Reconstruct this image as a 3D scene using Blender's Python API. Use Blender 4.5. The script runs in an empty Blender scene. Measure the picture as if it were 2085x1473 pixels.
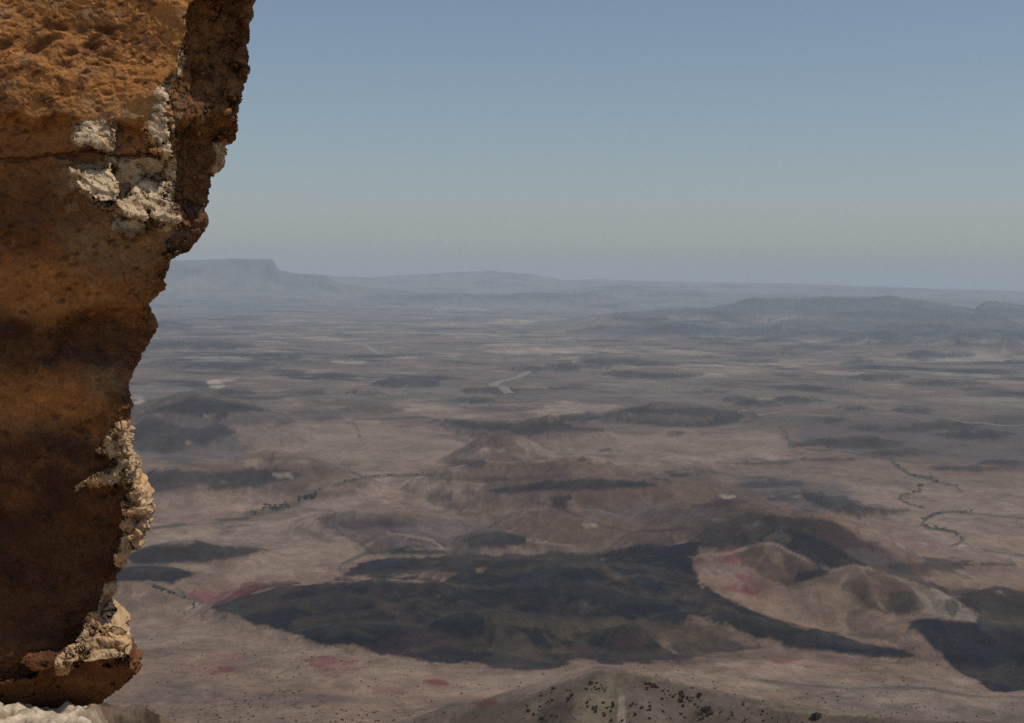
import bpy, math, random
import numpy as np
from mathutils import Vector, Matrix

sc = bpy.context.scene
COL = sc.collection
random.seed(7)
# ------------------------------------------------------------------ camera
F = 2716.0; CX = 1042.5; CY = 736.5           # focal length and centre in photo pixels
CAM = np.array((0.0, 0.0, 300.0))
PITCH = math.atan(157 / F); ROLL = math.radians(0.85)
fw = np.array((0.0, math.cos(PITCH), -math.sin(PITCH)))
rt0 = np.array((1.0, 0.0, 0.0)); up0 = np.cross(rt0, fw)
rt = math.cos(ROLL) * rt0 + math.sin(ROLL) * up0
up = np.cross(rt, fw)
cd = bpy.data.cameras.new('camera'); cam = bpy.data.objects.new('camera', cd); COL.objects.link(cam)
cd.sensor_width = 36; cd.lens = 36 * F / 2085; cd.clip_start = 0.1; cd.clip_end = 300000
M = Matrix(((rt[0], up[0], -fw[0], CAM[0]), (rt[1], up[1], -fw[1], CAM[1]), (rt[2], up[2], -fw[2], CAM[2]), (0, 0, 0, 1)))
cam.matrix_world = M
sc.camera = cam
# ------------------------------------------------------------------ light
S = np.array((0.42, -0.09, 1.0)); S /= np.linalg.norm(S)      # towards the sun
EL = math.asin(S[2]); AZ = math.atan2(S[0], S[1])
w = bpy.data.worlds.new('World'); sc.world = w; w.use_nodes = True
nt = w.node_tree; bg = nt.nodes['Background']; sky = nt.nodes.new('ShaderNodeTexSky')
sky.sky_type = 'NISHITA'; sky.sun_disc = False; sky.sun_elevation = EL; sky.sun_rotation = AZ
sky.altitude = 500; sky.dust_density = 1.6; sky.ozone_density = .1; bg.inputs[1].default_value = 0.08
nt.links.new(sky.outputs[0], bg.inputs[0])
ld = bpy.data.lights.new('sun', 'SUN'); ld.energy = 2.6; ld.angle = math.radians(0.5); ld.color = (1, .94, .84)
lo = bpy.data.objects.new('sun', ld); COL.objects.link(lo); lo.location = (0, 0, 320)
lo.rotation_euler = Vector(S).to_track_quat('Z', 'Y').to_euler()
vs = sc.view_settings; vs.view_transform = 'Standard'; vs.look = 'None'; vs.exposure = 0.0; vs.gamma = 1
sc.cycles.volume_bounces = 1
sc.cycles.max_bounces = 6
sc.cycles.use_denoising = False
HAZE = 5.7e-5

# ------------------------------------------------------------------ noise
def _hash(ix, iy, iz, seed):
    h = ix * np.uint32(374761393) + iy * np.uint32(668265263) + iz * np.uint32(2246822519) + np.uint32((seed * 974711 + 12345) & 0xffffffff)
    h ^= h >> np.uint32(13); h *= np.uint32(1274126177); h ^= h >> np.uint32(16); h *= np.uint32(2246822519); h ^= h >> np.uint32(13)
    return (h & np.uint32(0xffff)).astype(np.float32) * np.float32(1 / 32767.5) - np.float32(1)

def _cell(x):
    f = np.floor(x); return f.astype(np.int64).astype(np.uint32), (x - f).astype(np.float32)

def vnoise(x, y, z=None, seed=0):
    ix, fx = _cell(x); iy, fy = _cell(y); one = np.uint32(1)
    fx = fx * fx * fx * (fx * (fx * 6 - 15) + 10); fy = fy * fy * fy * (fy * (fy * 6 - 15) + 10)
    def plane(iz):
        a = _hash(ix, iy, iz, seed); b = _hash(ix + one, iy, iz, seed)
        c = _hash(ix, iy + one, iz, seed); d = _hash(ix + one, iy + one, iz, seed)
        return (a + (b - a) * fx) * (1 - fy) + (c + (d - c) * fx) * fy
    if z is None:
        return plane(np.uint32(0))
    iz, fz = _cell(z); fz = fz * fz * (3 - 2 * fz)
    return plane(iz) * (1 - fz) + plane(iz + one) * fz

def fbm(x, y, z=None, o=4, seed=0, gain=.5, ridged=False):
    s = 0; a = 1; t = 0; k = 1.0
    for i in range(o):
        c, d = np.float32(math.cos(i * 1.1)), np.float32(math.sin(i * 1.1))
        n = vnoise((x * c - y * d) * k + 17.3 * i, (x * d + y * c) * k - 9.1 * i, None if z is None else z * k + 5.7 * i, seed + i)
        if ridged: n = 1 - 2 * np.abs(n)
        s = s + a * n; t += a; a *= gain; k *= 2.03
    return s / t

def sstep(a, b, x):
    t = np.clip((x - a) / (b - a), 0, 1); return t * t * (3 - 2 * t)

# ------------------------------------------------------------------ projection helpers (photo pixel <-> bearing and distance)
def project(x, y, z):
    dx, dy, dz = x - CAM[0], y - CAM[1], z - CAM[2]
    d = dx * fw[0] + dy * fw[1] + dz * fw[2]
    d = np.where(np.abs(d) < 1e-3, 1e-3, d)
    px = CX + F * (dx * rt[0] + dy * rt[1] + dz * rt[2]) / d
    py = CY - F * (dx * up[0] + dy * up[1] + dz * up[2]) / d
    return np.where(d > 0, px, -9999), np.where(d > 0, py, -9999)

def ray(px, py):
    d = fw + rt * (px - CX) / F - up * (py - CY) / F
    return d

def at_dist(px, py, r):            # world point on the line of sight at horizontal distance r
    d = ray(px, py); k = r / math.hypot(d[0], d[1]); return CAM + d * k

def on_plane(px, py, z=0.0):
    d = ray(px, py); k = (z - CAM[2]) / d[2]; return CAM + d * k

# ------------------------------------------------------------------ shape masks
def poly_mask(X, Y, pts, f):
    P = np.array(pts, float)
    x0, y0 = P.min(0) - f; x1, y1 = P.max(0) + f
    out = np.zeros(X.shape, np.float32)
    idx = np.nonzero((X > x0) & (X < x1) & (Y > y0) & (Y < y1))[0]
    if len(idx) == 0: return out
    x = X[idx]; y = Y[idx]; inside = np.zeros(len(idx), bool); dm = np.full(len(idx), 1e9)
    n = len(P)
    for i in range(n):
        ax, ay = P[i]; bx, by = P[(i + 1) % n]
        if by != ay:
            inside ^= ((ay > y) != (by > y)) & (x < (bx - ax) * (y - ay) / (by - ay) + ax)
        ex, ey = bx - ax, by - ay; t = np.clip(((x - ax) * ex + (y - ay) * ey) / (ex * ex + ey * ey + 1e-9), 0, 1)
        dm = np.minimum(dm, (x - ax - t * ex) ** 2 + (y - ay - t * ey) ** 2)
    sd = np.sqrt(dm) * np.where(inside, 1, -1)
    out[idx] = sstep(-f, f, sd)
    return out

def line_mask(X, Y, pts, wd, f):
    P = np.array(pts, float); m = wd + f
    x0, y0 = P.min(0) - m; x1, y1 = P.max(0) + m
    out = np.zeros(X.shape, np.float32)
    idx = np.nonzero((X > x0) & (X < x1) & (Y > y0) & (Y < y1))[0]
    if len(idx) == 0: return out
    x = X[idx]; y = Y[idx]; dm = np.full(len(idx), 1e9)
    for i in range(len(P) - 1):
        ax, ay = P[i]; ex, ey = P[i + 1] - P[i]
        t = np.clip(((x - ax) * ex + (y - ay) * ey) / (ex * ex + ey * ey + 1e-9), 0, 1)
        dm = np.minimum(dm, (x - ax - t * ex) ** 2 + (y - ay - t * ey) ** 2)
    out[idx] = 1 - sstep(wd - f * .5, wd + f, np.sqrt(dm))
    return out

def grid_mesh(name, P, colors=None, wrap=False):
    """P: (rows, cols, 3) -> one mesh"""
    nr, nc = P.shape[:2]
    me = bpy.data.meshes.new(name)
    v = P.reshape(-1, 3).astype(np.float32)
    i = np.arange((nr - 1) * (nc if wrap else nc - 1))
    w_ = nc if wrap else nc - 1
    r = i // w_; c = i % w_; c2 = (c + 1) % nc
    q = np.stack((r * nc + c, r * nc + c2, (r + 1) * nc + c2, (r + 1) * nc + c), 1).astype(np.int32)
    me.vertices.add(len(v)); me.vertices.foreach_set('co', v.ravel())
    me.loops.add(q.size); me.loops.foreach_set('vertex_index', q.ravel())
    me.polygons.add(len(q)); me.polygons.foreach_set('loop_start', np.arange(0, q.size, 4, dtype=np.int32))
    me.polygons.foreach_set('use_smooth', np.ones(len(q), bool))
    me.update(calc_edges=True)
    if colors is not None:
        a = me.color_attributes.new('rock_colour', 'FLOAT_COLOR', 'POINT')
        c4 = np.ones((len(v), 4), np.float32); c4[:, :3] = colors.reshape(-1, 3)
        a.data.foreach_set('color', c4.ravel())
    return me

# ------------------------------------------------------------------ materials
def new_mat(name):
    m = bpy.data.materials.new(name); m.use_nodes = True
    t = m.node_tree; b = t.nodes['Principled BSDF']
    b.inputs['Roughness'].default_value = .95; b.inputs['Specular IOR Level'].default_value = .15
    return m, t, b

def noise_node(t, scale, detail=4, rough=.6, vec=None, dist=0):
    n = t.nodes.new('ShaderNodeTexNoise'); n.inputs['Scale'].default_value = scale
    n.inputs['Detail'].default_value = detail; n.inputs['Roughness'].default_value = rough; n.inputs['Distortion'].default_value = dist
    if vec is not None: t.links.new(vec, n.inputs['Vector'])
    return n

def attr_mat(name, scales, lo=.75, hi=1.2, bump=None, bstr=.6):
    """colour attribute times layered procedural noise, with a noise bump"""
    m, t, b = new_mat(name)
    at = t.nodes.new('ShaderNodeAttribute'); at.attribute_name = 'rock_colour'
    tc = t.nodes.new('ShaderNodeTexCoord'); cur = at.outputs['Color']
    for s, st in scales:
        n = noise_node(t, s, 5, .65, tc.outputs['Object'])
        mr = t.nodes.new('ShaderNodeMapRange'); mr.inputs[1].default_value = .3; mr.inputs[2].default_value = .7
        mr.inputs[3].default_value = 1 - st; mr.inputs[4].default_value = 1 + st * .8
        t.links.new(n.outputs[0], mr.inputs[0])
        v = t.nodes.new('ShaderNodeVectorMath'); v.operation = 'SCALE'
        t.links.new(cur, v.inputs[0]); t.links.new(mr.outputs[0], v.inputs['Scale']); cur = v.outputs[0]
    t.links.new(cur, b.inputs['Base Color'])
    if bump:
        n = noise_node(t, bump[0], 8, .7, tc.outputs['Object']); bp = t.nodes.new('ShaderNodeBump')
        bp.inputs['Strength'].default_value = bstr; bp.inputs['Distance'].default_value = bump[1]
        t.links.new(n.outputs[0], bp.inputs['Height']); t.links.new(bp.outputs[0], b.inputs['Normal'])
    return m

def tag(o, label=None, cat=None, group=None, kind=None):
    if label: o['label'] = label
    if cat: o['category'] = cat
    if group: o['group'] = group
    if kind: o['kind'] = kind
    return o

def link(name, me, mat, parent=None):
    o = bpy.data.objects.new(name, me); COL.objects.link(o)
    if mat: me.materials.append(mat)
    if parent: o.parent = parent
    return o

# ================================================================== TERRAIN
RAMP_R = np.array([0, 30, 60, 150, 300, 480, 700, 900, 1100, 1300, 1e6])
RAMP_Z = np.array([262, 246, 226, 180, 125, 85, 48, 20, 5, 0, 0])

# crest lines: list of (px, py, distance) ; slope ; rounding (m)
CRESTS = []
def crest(pts, slope, rnd, amp=1.0):
    # third number: distance when large, else height of the crest above the floor
    def spot(a, b, r):
        if r < 130:
            d = ray(a, b); r = (300 - r) * math.hypot(d[0], d[1]) / -d[2]
        return at_dist(a, b, r)
    W = np.array([spot(a, b, r) for a, b, r in pts]); CRESTS.append((W, slope, rnd, amp))
def base_r(px, py, z=0.0):
    p = on_plane(px, py, z); return math.hypot(p[0], p[1])
# foreground spur (bottom centre)
crest([(840, 1462, 520), (960, 1442, 515), (1060, 1425, 505), (1130, 1396, 495), (1215, 1372, 482), (1262, 1373, 478), (1340, 1386, 474), (1450, 1412, 470), (1600, 1442, 462), (1800, 1462, 455), (2000, 1478, 450), (2150, 1490, 450)], .62, 10)
# twin pink and tan hills
crest([(1420, 1140, 1345), (1470, 1128, 1345), (1530, 1108, 1350), (1562, 1101, 1350), (1600, 1118, 1340), (1650, 1140, 1335)], .78, 5)
crest([(1640, 1178, 1305), (1690, 1162, 1300), (1735, 1150, 1296), (1790, 1163, 1285), (1880, 1193, 1270), (1960, 1225, 1255), (1990, 1250, 1240)], .70, 5)
# spurs of the twin hills and of the near hill running down towards the viewer
crest([(1562, 1101, 1350), (1545, 1140, 1305), (1510, 1190, 1255)], .80, 4); crest([(1562, 1101, 1350), (1592, 1150, 1300), (1615, 1198, 1262)], .80, 4)
crest([(1470, 1128, 1345), (1450, 1165, 1300), (1440, 1195, 1270)], .7, 4); crest([(1600, 1118, 1340), (1650, 1160, 1300), (1672, 1196, 1270)], .7, 4)
crest([(1735, 1150, 1296), (1712, 1185, 1262), (1680, 1225, 1225)], .75, 4); crest([(1745, 1152, 1294), (1770, 1195, 1250), (1790, 1250, 1195)], .75, 4)
crest([(1810, 1170, 1282), (1850, 1210, 1240), (1880, 1250, 1195)], .7, 4); crest([(1900, 1200, 1265), (1925, 1230, 1235), (1940, 1258, 1205)], .65, 4)
crest([(1215, 1372, 482), (1190, 1420, 452), (1160, 1500, 415)], .62, 4); crest([(1278, 1375, 477), (1300, 1430, 448), (1330, 1500, 415)], .62, 4)
crest([(1130, 1396, 495), (1095, 1440, 470), (1050, 1500, 435)], .6, 4); crest([(1450, 1412, 470), (1475, 1450, 448), (1500, 1500, 425)], .6, 4)
# dark basalt field, low whalebacks
crest([(460, 1236, 8), (560, 1206, 24), (680, 1184, 34), (760, 1181, 36), (850, 1194, 28), (980, 1232, 12)], .34, 18)
crest([(860, 1176, 14), (960, 1156, 26), (1060, 1146, 34), (1190, 1141, 36), (1300, 1158, 28), (1400, 1190, 18), (1520, 1232, 14)], .36, 16)
crest([(880, 1280, 10), (960, 1254, 24), (1040, 1250, 28), (1120, 1264, 22), (1200, 1286, 10)], .4, 10)
crest([(1215, 1305, 8), (1290, 1275, 26), (1345, 1285, 20), (1400, 1305, 8)], .5, 7)
crest([(560, 1300, 8), (700, 1282, 20), (820, 1288, 20), (940, 1320, 8)], .34, 14)
crest([(1400, 1255, 14), (1500, 1262, 18), (1650, 1292, 14), (1850, 1334, 6)], .36, 12)
crest([(980, 1215, 10), (1100, 1200, 22), (1220, 1205, 24), (1340, 1230, 14)], .4, 10); crest([(700, 1225, 8), (860, 1232, 16), (1000, 1262, 6)], .35, 8)
# right dark hill behind the twin hills
crest([(1340, 1035, 20), (1420, 1022, 50), (1500, 1016, 66), (1600, 1036, 74), (1680, 1050, 72), (1745, 1084, 60), (1830, 1134, 42), (1930, 1178, 30), (2085, 1194, 26)], .42, 18)
crest([(1600, 1036, 74), (1590, 1075, 50), (1560, 1110, 26)], .5, 8); crest([(1500, 1016, 66), (1480, 1060, 44), (1440, 1100, 22)], .5, 8); crest([(1700, 1060, 68), (1720, 1110, 36), (1740, 1145, 20)], .5, 8)
# right bottom dark mounds
crest([(1830, 1260, 10), (1950, 1260, 28), (2085, 1283, 26)], .36, 16)
crest([(1960, 1220, 20), (2010, 1204, 34), (2085, 1208, 36)], .45, 10)
# brown central plateau, its scarps and the hills beside it
crest([(890, 968, 10), (980, 945, 40), (1080, 944, 48), (1175, 934, 60), (1210, 942, 48), (1260, 955, 20)], .36, 18)
crest([(980, 992, 14), (1080, 978, 40), (1200, 970, 52), (1330, 973, 54), (1430, 984, 46), (1520, 1012, 26)], .42, 14)
crest([(1060, 1046, 10), (1150, 1034, 40), (1210, 1044, 34), (1300, 1068, 26), (1420, 1084, 14)], .42, 12); crest([(1160, 1005, 34), (1150, 1022, 30), (1135, 1040, 18)], .5, 6)
crest([(620, 1054, 6), (720, 1040, 26), (820, 1046, 26), (900, 1066, 10)], .36, 12); crest([(740, 1090, 6), (830, 1086, 18), (910, 1106, 6)], .34, 8)
crest([(930, 1100, 6), (1000, 1082, 20), (1080, 1098, 8)], .36, 8); crest([(850, 1010, 4), (920, 985, 14), (1000, 1010, 4)], .3, 12)
crest([(240, 956, 20), (400, 944, 44), (560, 924, 52), (640, 944, 36), (680, 966, 10)], .36, 14); crest([(560, 925, 50), (600, 960, 28), (610, 990, 8)], .4, 8); crest([(400, 944, 42), (430, 975, 20), (440, 995, 6)], .4, 8)
crest([(252, 842, 20), (330, 818, 62), (390, 805, 84), (440, 810, 70), (530, 832, 20)], .4, 16); crest([(248, 862, 30), (290, 844, 58), (340, 864, 22)], .45, 10); crest([(390, 805, 80), (420, 840, 30), (440, 860, 8)], .4, 10)
crest([(200, 1162, 10), (290, 1153, 26), (360, 1158, 20), (400, 1172, 6)], .34, 12)
crest([(250, 1124, 8), (380, 1103, 26), (470, 1110, 18), (540, 1124, 4)], .32, 14)
crest([(430, 1204, 6), (540, 1184, 26), (620, 1190, 14)], .4, 8)
crest([(200, 1185, 14), (330, 1188, 20), (420, 1226, 8)], .3, 12)
crest([(900, 852, 10), (1000, 862, 24), (1130, 850, 50), (1160, 852, 48), (1200, 868, 14)], .4, 9)
crest([(1245, 838, 12), (1330, 829, 34), (1420, 829, 34), (1510, 842, 12)], .34, 14)
crest([(950, 940, 6), (1010, 888, 44), (1030, 886, 46), (1060, 925, 8)], .5, 8)

DARK_HILLS = ((1730, 902, 120, 10), (1880, 873, 150, 7), (1990, 885, 90, 9), (1830, 925, 80, 6), (1540, 822, 38, 9), (1740, 832, 28, 5), (1625, 815, 50, 7), (1700, 857, 25, 5), (1860, 835, 35, 5), (1950, 865, 110, 4),
          (1620, 1010, 60, 12), (1690, 1022, 50, 10), (1560, 985, 60, 6), (1400, 965, 90, 3), (1760, 1040, 80, 8), (1900, 1150, 90, 12), (2000, 1150, 60, 6), (1980, 955, 90, 6), (2040, 945, 50, 5),
          (830, 780, 70, 9), (745, 800, 30, 7), (760, 832, 65, 7), (1000, 795, 55, 8), (960, 818, 50, 5), (1090, 752, 80, 6), (1180, 745, 70, 7), (1270, 760, 60, 6), (1370, 765, 60, 6), (1640, 790, 70, 5), (1930, 780, 90, 8), (1780, 768, 70, 6),
          (560, 732, 50, 6), (640, 738, 45, 4), (400, 748, 110, 6), (560, 756, 60, 4), (400, 702, 130, 9), (470, 706, 70, 4), (330, 738, 30, 3), (330, 660, 60, 7), (480, 628, 70, 3), (1240, 735, 70, 7), (1330, 742, 50, 5),
          (950, 605, 200, 3.5), (1120, 604, 120, 3), (1380, 885, 18, 5), (1445, 886, 8, 3), (1250, 918, 22, 2.5), (965, 945, 30, 9), (1500, 815, 30, 5), (1690, 935, 60, 3),
          (1900, 722, 80, 6), (1770, 738, 60, 4), (1570, 720, 70, 4), (1480, 700, 60, 4), (1990, 700, 70, 6), (1850, 700, 50, 5), (1650, 708, 60, 4), (1160, 790, 40, 3), (1420, 800, 60, 3), (1250, 800, 50, 3), (620, 800, 60, 3), (480, 800, 50, 4))
for q_, (ex, ey, rx_, ry_) in enumerate(DARK_HILLS):
    if ey < 640: continue
    dist_ = base_r(ex, ey + ry_ * .6); tl = math.sin(q_ * 2.4); H_ = min(100., max(6., dist_ * 1.7 * ry_ / F))
    crest([(ex - rx_ * .95, ey + ry_ * .4, H_ * .15), (ex - rx_ * .3, ey - ry_ * .8, H_ * (.9 + .1 * tl)), (ex + rx_ * .35, ey - ry_ * .6, H_ * (.85 - .15 * tl)), (ex + rx_ * .95, ey + ry_ * .4, H_ * .1)], .34, max(6., dist_ / 400))
# far ridge layers: (skyline pixels, distance, width, end falloff)
LAYERS = [
    ([(-200, 540), (200, 534), (330, 531), (400, 530), (480, 527), (553, 528.5), (557, 532), (567, 550), (600, 557), (660, 562), (700, 580), (900, 600)], 19000, 2600, 'mesa'),
    ([(-300, 560), (300, 556), (560, 556), (640, 558), (700, 564), (760, 566), (800, 562), (850, 559), (900, 556), (960, 553), (1000, 551), (1060, 556), (1110, 563), (1150, 571), (1185, 570), (1215, 567), (1260, 570), (1340, 573), (1500, 576), (1620, 578), (1750, 583), (1850, 586), (1920, 590), (1990, 590), (2085, 594), (2500, 602)], 27000, 2500, 'far'),
    ([(1100, 600), (1150, 590), (1210, 582), (1330, 584), (1370, 588), (1500, 598), (1600, 600), (2300, 620)], 20000, 1500, 'mid'),
    ([(700, 603), (800, 599), (900, 597), (1000, 599), (1100, 597), (1200, 600), (1300, 606)], 16500, 700, 'mid'),
    ([(1250, 640), (1329, 633), (1380, 631), (1426, 629), (1480, 622), (1537, 607), (1600, 608), (1692, 605), (1750, 606), (1808, 602), (1852, 611), (1936, 622), (1985, 632), (2003, 615), (2030, 613), (2060, 620), (2085, 623), (2300, 625)], 12500, 900, 'mid'),
    ([(1150, 650), (1250, 640), (1330, 634), (1420, 630), (1520, 634), (1560, 644), (1700, 636), (1800, 634), (1900, 638), (2085, 645)], 10500, 500, 'mid'),
    ([(1150, 668), (1230, 662), (1300, 664), (1360, 655), (1430, 664), (1500, 672), (1560, 666), (1590, 656), (1608, 651), (1640, 655), (1661, 655), (1700, 662), (1781, 666), (1850, 664), (1905, 662), (1960, 672), (2085, 676), (2300, 678)], 8300, 450, 'mid'),
    ([(1700, 690), (1760, 680), (1800, 672), (1840, 684), (1900, 690), (1960, 676), (2020, 678), (2085, 690)], 7300, 300, 'mid'),
]

def height(x, y):
    x = np.asarray(x, float).ravel(); y = np.asarray(y, float).ravel()
    r = np.hypot(x, y); az = np.arctan2(x, y)
    z = np.interp(r, RAMP_R, RAMP_Z)
    near = sstep(400, 60, r)
    # gullies and swells
    amp = 2.5 + 5 * sstep(2500, 9000, r) + 5 * sstep(8000, 16000, r)
    z = z + amp * fbm(x / 330, y / 330, o=5, seed=3) * sstep(150, 900, r) * 1.3
    z = z + 1.1 * fbm(x / 42, y / 42, o=4, seed=9, ridged=True) * sstep(100, 500, r) * sstep(9000, 3000, r)
    z = z + 9 * fbm(x / 70, y / 70, o=5, seed=12) * sstep(1100, 500, r) * sstep(15, 60, r)
    RW = np.zeros(len(x)) ; # where the hilly ground is
    for W, sl, rnd, ampc in CRESTS:
        zt = W[:, 2].max(); reach = max(40, zt / sl * 1.6 + 60)
        x0, y0 = W[:, :2].min(0) - reach; x1, y1 = W[:, :2].max(0) + reach
        idx = np.nonzero((x > x0) & (x < x1) & (y > y0) & (y < y1))[0]
        if len(idx) == 0: continue
        X = x[idx]; Y = y[idx]
        g = fbm(X / (rnd * 3.2 + 20), Y / (rnd * 5 + 30), o=4, seed=21, gain=.5)
        g2 = fbm(X / (rnd * 1.2 + 10), Y / (rnd * 2 + 24), o=4, seed=22, ridged=True, gain=.45)
        acc = np.zeros(len(idx)); kq = max(2.2, rnd * .14, (zt + 10) / 50); ref = zt
        for i in range(len(W) - 1):
            ax, ay, az_ = W[i]; e = W[i + 1] - W[i]
            t = np.clip(((X - ax) * e[0] + (Y - ay) * e[1]) / (e[0] ** 2 + e[1] ** 2), 0, 1)
            d = np.hypot(X - ax - t * e[0], Y - ay - t * e[1]); dd = d * (1 + .16 * g) + rnd * .10 * g2
            hs = az_ + t * e[2] - sl * (np.sqrt(dd * dd + rnd * rnd) - rnd) + min(2.6, rnd * .14) * (g2 - .35) * sstep(0, rnd * .8, d)
            acc += np.exp(np.clip((hs - ref) / kq, -200, 5))
        h = np.where(acc > 1e-24, ref + kq * np.log(acc + 1e-26) - kq * .35, -500.0)
        zb = z[idx]; k = max(1.0, rnd * .12); RW[idx] = np.maximum(RW[idx], sstep(-6, 6, h - zb) * (zt < 120))
        z[idx] = np.where(h - zb > 8 * k, h, zb + k * np.log1p(np.exp(np.clip((h - zb) / k, -30, 8.1))))
    rough = sstep(-.1, .35, fbm(x / 420, y / 420, o=3, seed=151)) * sstep(1150, 1500, r) * .55
    RW = np.maximum(np.maximum(RW, rough), .30 * sstep(1050, 1300, r)) * sstep(700, 1050, r)
    kf = np.clip(r / 1500, .8, 3.5)
    b1 = fbm(x / 120 + 1.1 * fbm(x / 200, y / 200, o=2, seed=153), y / 240, o=6, seed=155, ridged=True, gain=.46); b2 = fbm(x / 230 + .5 * fbm(x / 400, y / 400, o=2, seed=154), y / 420, o=5, seed=157, ridged=True)
    z = z + RW * (5.0 * b1 * sstep(9000, 3500, r) + 11 * np.maximum(b2, -.1) * sstep(1300, 2300, r))
    # far ridges
    px, _ = project(x, y, np.full_like(x, 250.0))
    jag = fbm(x / 620, y / 500, o=7, seed=31, ridged=True, gain=.6)
    for sk, R, wd, kind in LAYERS:
        m = (r > R - 4 * wd) & (r < R + 6 * wd) & (y > 0)
        idx = np.nonzero(m)[0]
        if len(idx) == 0: continue
        a = np.array(sk, float); sy = np.interp(px[idx], a[:, 0], a[:, 1])
        # height wanted on this bearing at distance R
        d0 = fw[None] + rt[None] * ((px[idx] - CX) / F)[:, None] - up[None] * ((sy - CY) / F)[:, None]
        zz = CAM[2] + d0[:, 2] * R / np.hypot(d0[:, 0], d0[:, 1])
        u = (r[idx] - R) / wd
        if kind == 'mesa':
            prof = np.where(u < 0, np.exp(-(u * 1.0) ** 2 * .9), np.exp(-(u * .5) ** 2))
            prof = .45 * prof + .55 * sstep(-.75, -.35, u) * np.where(u > 0, np.exp(-(u * .5) ** 2), 1)
            jz = 12 * jag[idx] * np.exp(-((u + .8) ** 2) * 2)
        else:
            prof = np.where(u < 0, np.exp(-u * u * .7), np.exp(-(u * .6) ** 2))
            jz = (48 if kind == 'mid' else 24) * (jag[idx] - .45) * prof
        ends = 1.0
        if px is not None and kind in ('mid', 'mesa'):
            ends = sstep(a[0, 0] - 60, a[0, 0] + 60, px[idx]) * sstep(a[-1, 0] + 60, a[-1, 0] - 60, px[idx])
        z[idx] = np.maximum(z[idx], zz * prof * ends + jz * ends + z[idx] * (1 - prof * ends) * .6)
    # the rim the camera stands on: level ground beside and behind, cliff in front
    rim = 1.3 + .5 * np.sin(x * .9) + .35 * fbm(x / 1.5, y / 1.5, o=3, seed=41) + np.clip(np.abs(x) - 14, 0, 500) * -.25 * (x > 0)
    dist = rim - y                                      # >0 : on the plateau
    zp = 298.38 + .05 * fbm(x / .8, y / .8, o=4, seed=44) + .9 * fbm(x / 60, y / 60, o=3, seed=45) * sstep(6, 60, r)
    cliff = sstep(-1.6, .1, dist + .3 * fbm(x / 2, y / 2, o=3, seed=47))
    lower = np.minimum(z, 292 - np.clip(-dist, 0, 400) * .62)
    z = np.where(dist > -60, lower * (1 - cliff) + zp * cliff, np.minimum(z, np.where(r < 250, 292 - np.clip(-dist, 0, 400) * .62, z)))
    return z

# palette: base colours, MAUVE tinted towards the haze
TAN = (.190, .126, .088); PINK = (.195, .120, .087); MAUVE = (.088, .073, .070); BASALT = (.0065, .0070, .0125)
BROWN = (.095, .062, .046); RED = (.135, .036, .034); OCHRE = (.060, .043, .026); PALE = (.34, .27, .20)
SCRUB = (.052, .056, .042); GREYT = (.155, .122, .098); DKRED = (.055, .026, .030); OLIVE = (.038, .036, .030)

FEAT = []
def P_(col, f, pts, a=1.0, wob=1.0): FEAT.append(('p', col, f, pts, a, wob))
def L_(col, wd, pts, a=1.0, wob=.6): FEAT.append(('l', col, wd, pts, a, wob))
def E_(col, f, cx, cy, rx, ry, a=1.0, wob=1.0):
    FEAT.append(('p', col, f, [(cx + rx * math.cos(t * math.pi / 7), cy + ry * math.sin(t * math.pi / 7)) for t in range(14)], a, wob))

# broad tones
P_(BROWN, 14, [(880, 975), (940, 945), (1060, 940), (1180, 934), (1230, 955), (1420, 965), (1500, 1000), (1560, 1045), (1480, 1060), (1420, 1110), (1300, 1118), (1100, 1125), (960, 1128), (880, 1100), (930, 1060), (1060, 1040), (960, 1010)], .62)
P_(GREYT, 12, [(1480, 965), (1650, 940), (1800, 960), (2260, 990), (2260, 1190), (1950, 1140), (1800, 1110), (1740, 1040), (1600, 1010)], .5)
P_(MAUVE, 12, [(1500, 965), (1700, 985), (1770, 1010), (1700, 1040), (1640, 1050), (1560, 1020), (1480, 1000)], .75)
P_(MAUVE, 10, [(1600, 850), (2260, 860), (2260, 960), (1900, 945), (1760, 925), (1640, 900)], .75)
P_(MAUVE, 12, [(255, 860), (330, 850), (480, 845), (620, 860), (560, 890), (480, 935), (380, 945), (255, 925)], .8)
P_(MAUVE, 9, [(640, 1050), (760, 1042), (900, 1055), (1000, 1080), (1060, 1110), (940, 1125), (800, 1125), (720, 1100), (660, 1075)], .8)
P_(PINK, 9, [(500, 1150), (620, 1120), (760, 1125), (690, 1160), (640, 1185), (560, 1192), (470, 1212), (400, 1225), (350, 1195)], .5)
FLAT = (.245, .178, .132)
P_(FLAT, 12, [(262, 1085), (420, 1080), (600, 1052), (700, 1010), (780, 982), (900, 975), (990, 985), (920, 1005), (780, 1015), (690, 1035), (640, 1055), (700, 1100), (745, 1118), (735, 1132), (640, 1160), (560, 1185), (480, 1180), (400, 1160), (540, 1130), (500, 1105), (380, 1100), (262, 1105)], .6)
P_(FLAT, 12, [(470, 870), (600, 858), (720, 850), (900, 885), (1000, 925), (930, 945), (830, 962), (740, 968), (680, 940), (600, 918), (500, 905)], .5)
P_(FLAT, 12, [(1000, 905), (1120, 890), (1250, 882), (1400, 878), (1580, 882), (1610, 915), (1560, 940), (1380, 950), (1220, 945), (1180, 932), (1070, 930)], .55)
P_(FLAT, 10, [(262, 1010), (440, 1003), (560, 1008), (600, 1020), (540, 1030), (430, 1050), (262, 1062)], .55)
P_(FLAT, 12, [(600, 820), (800, 822), (960, 835), (1250, 822), (1240, 838), (1130, 846), (960, 850), (800, 845), (640, 838)], .5)
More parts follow.
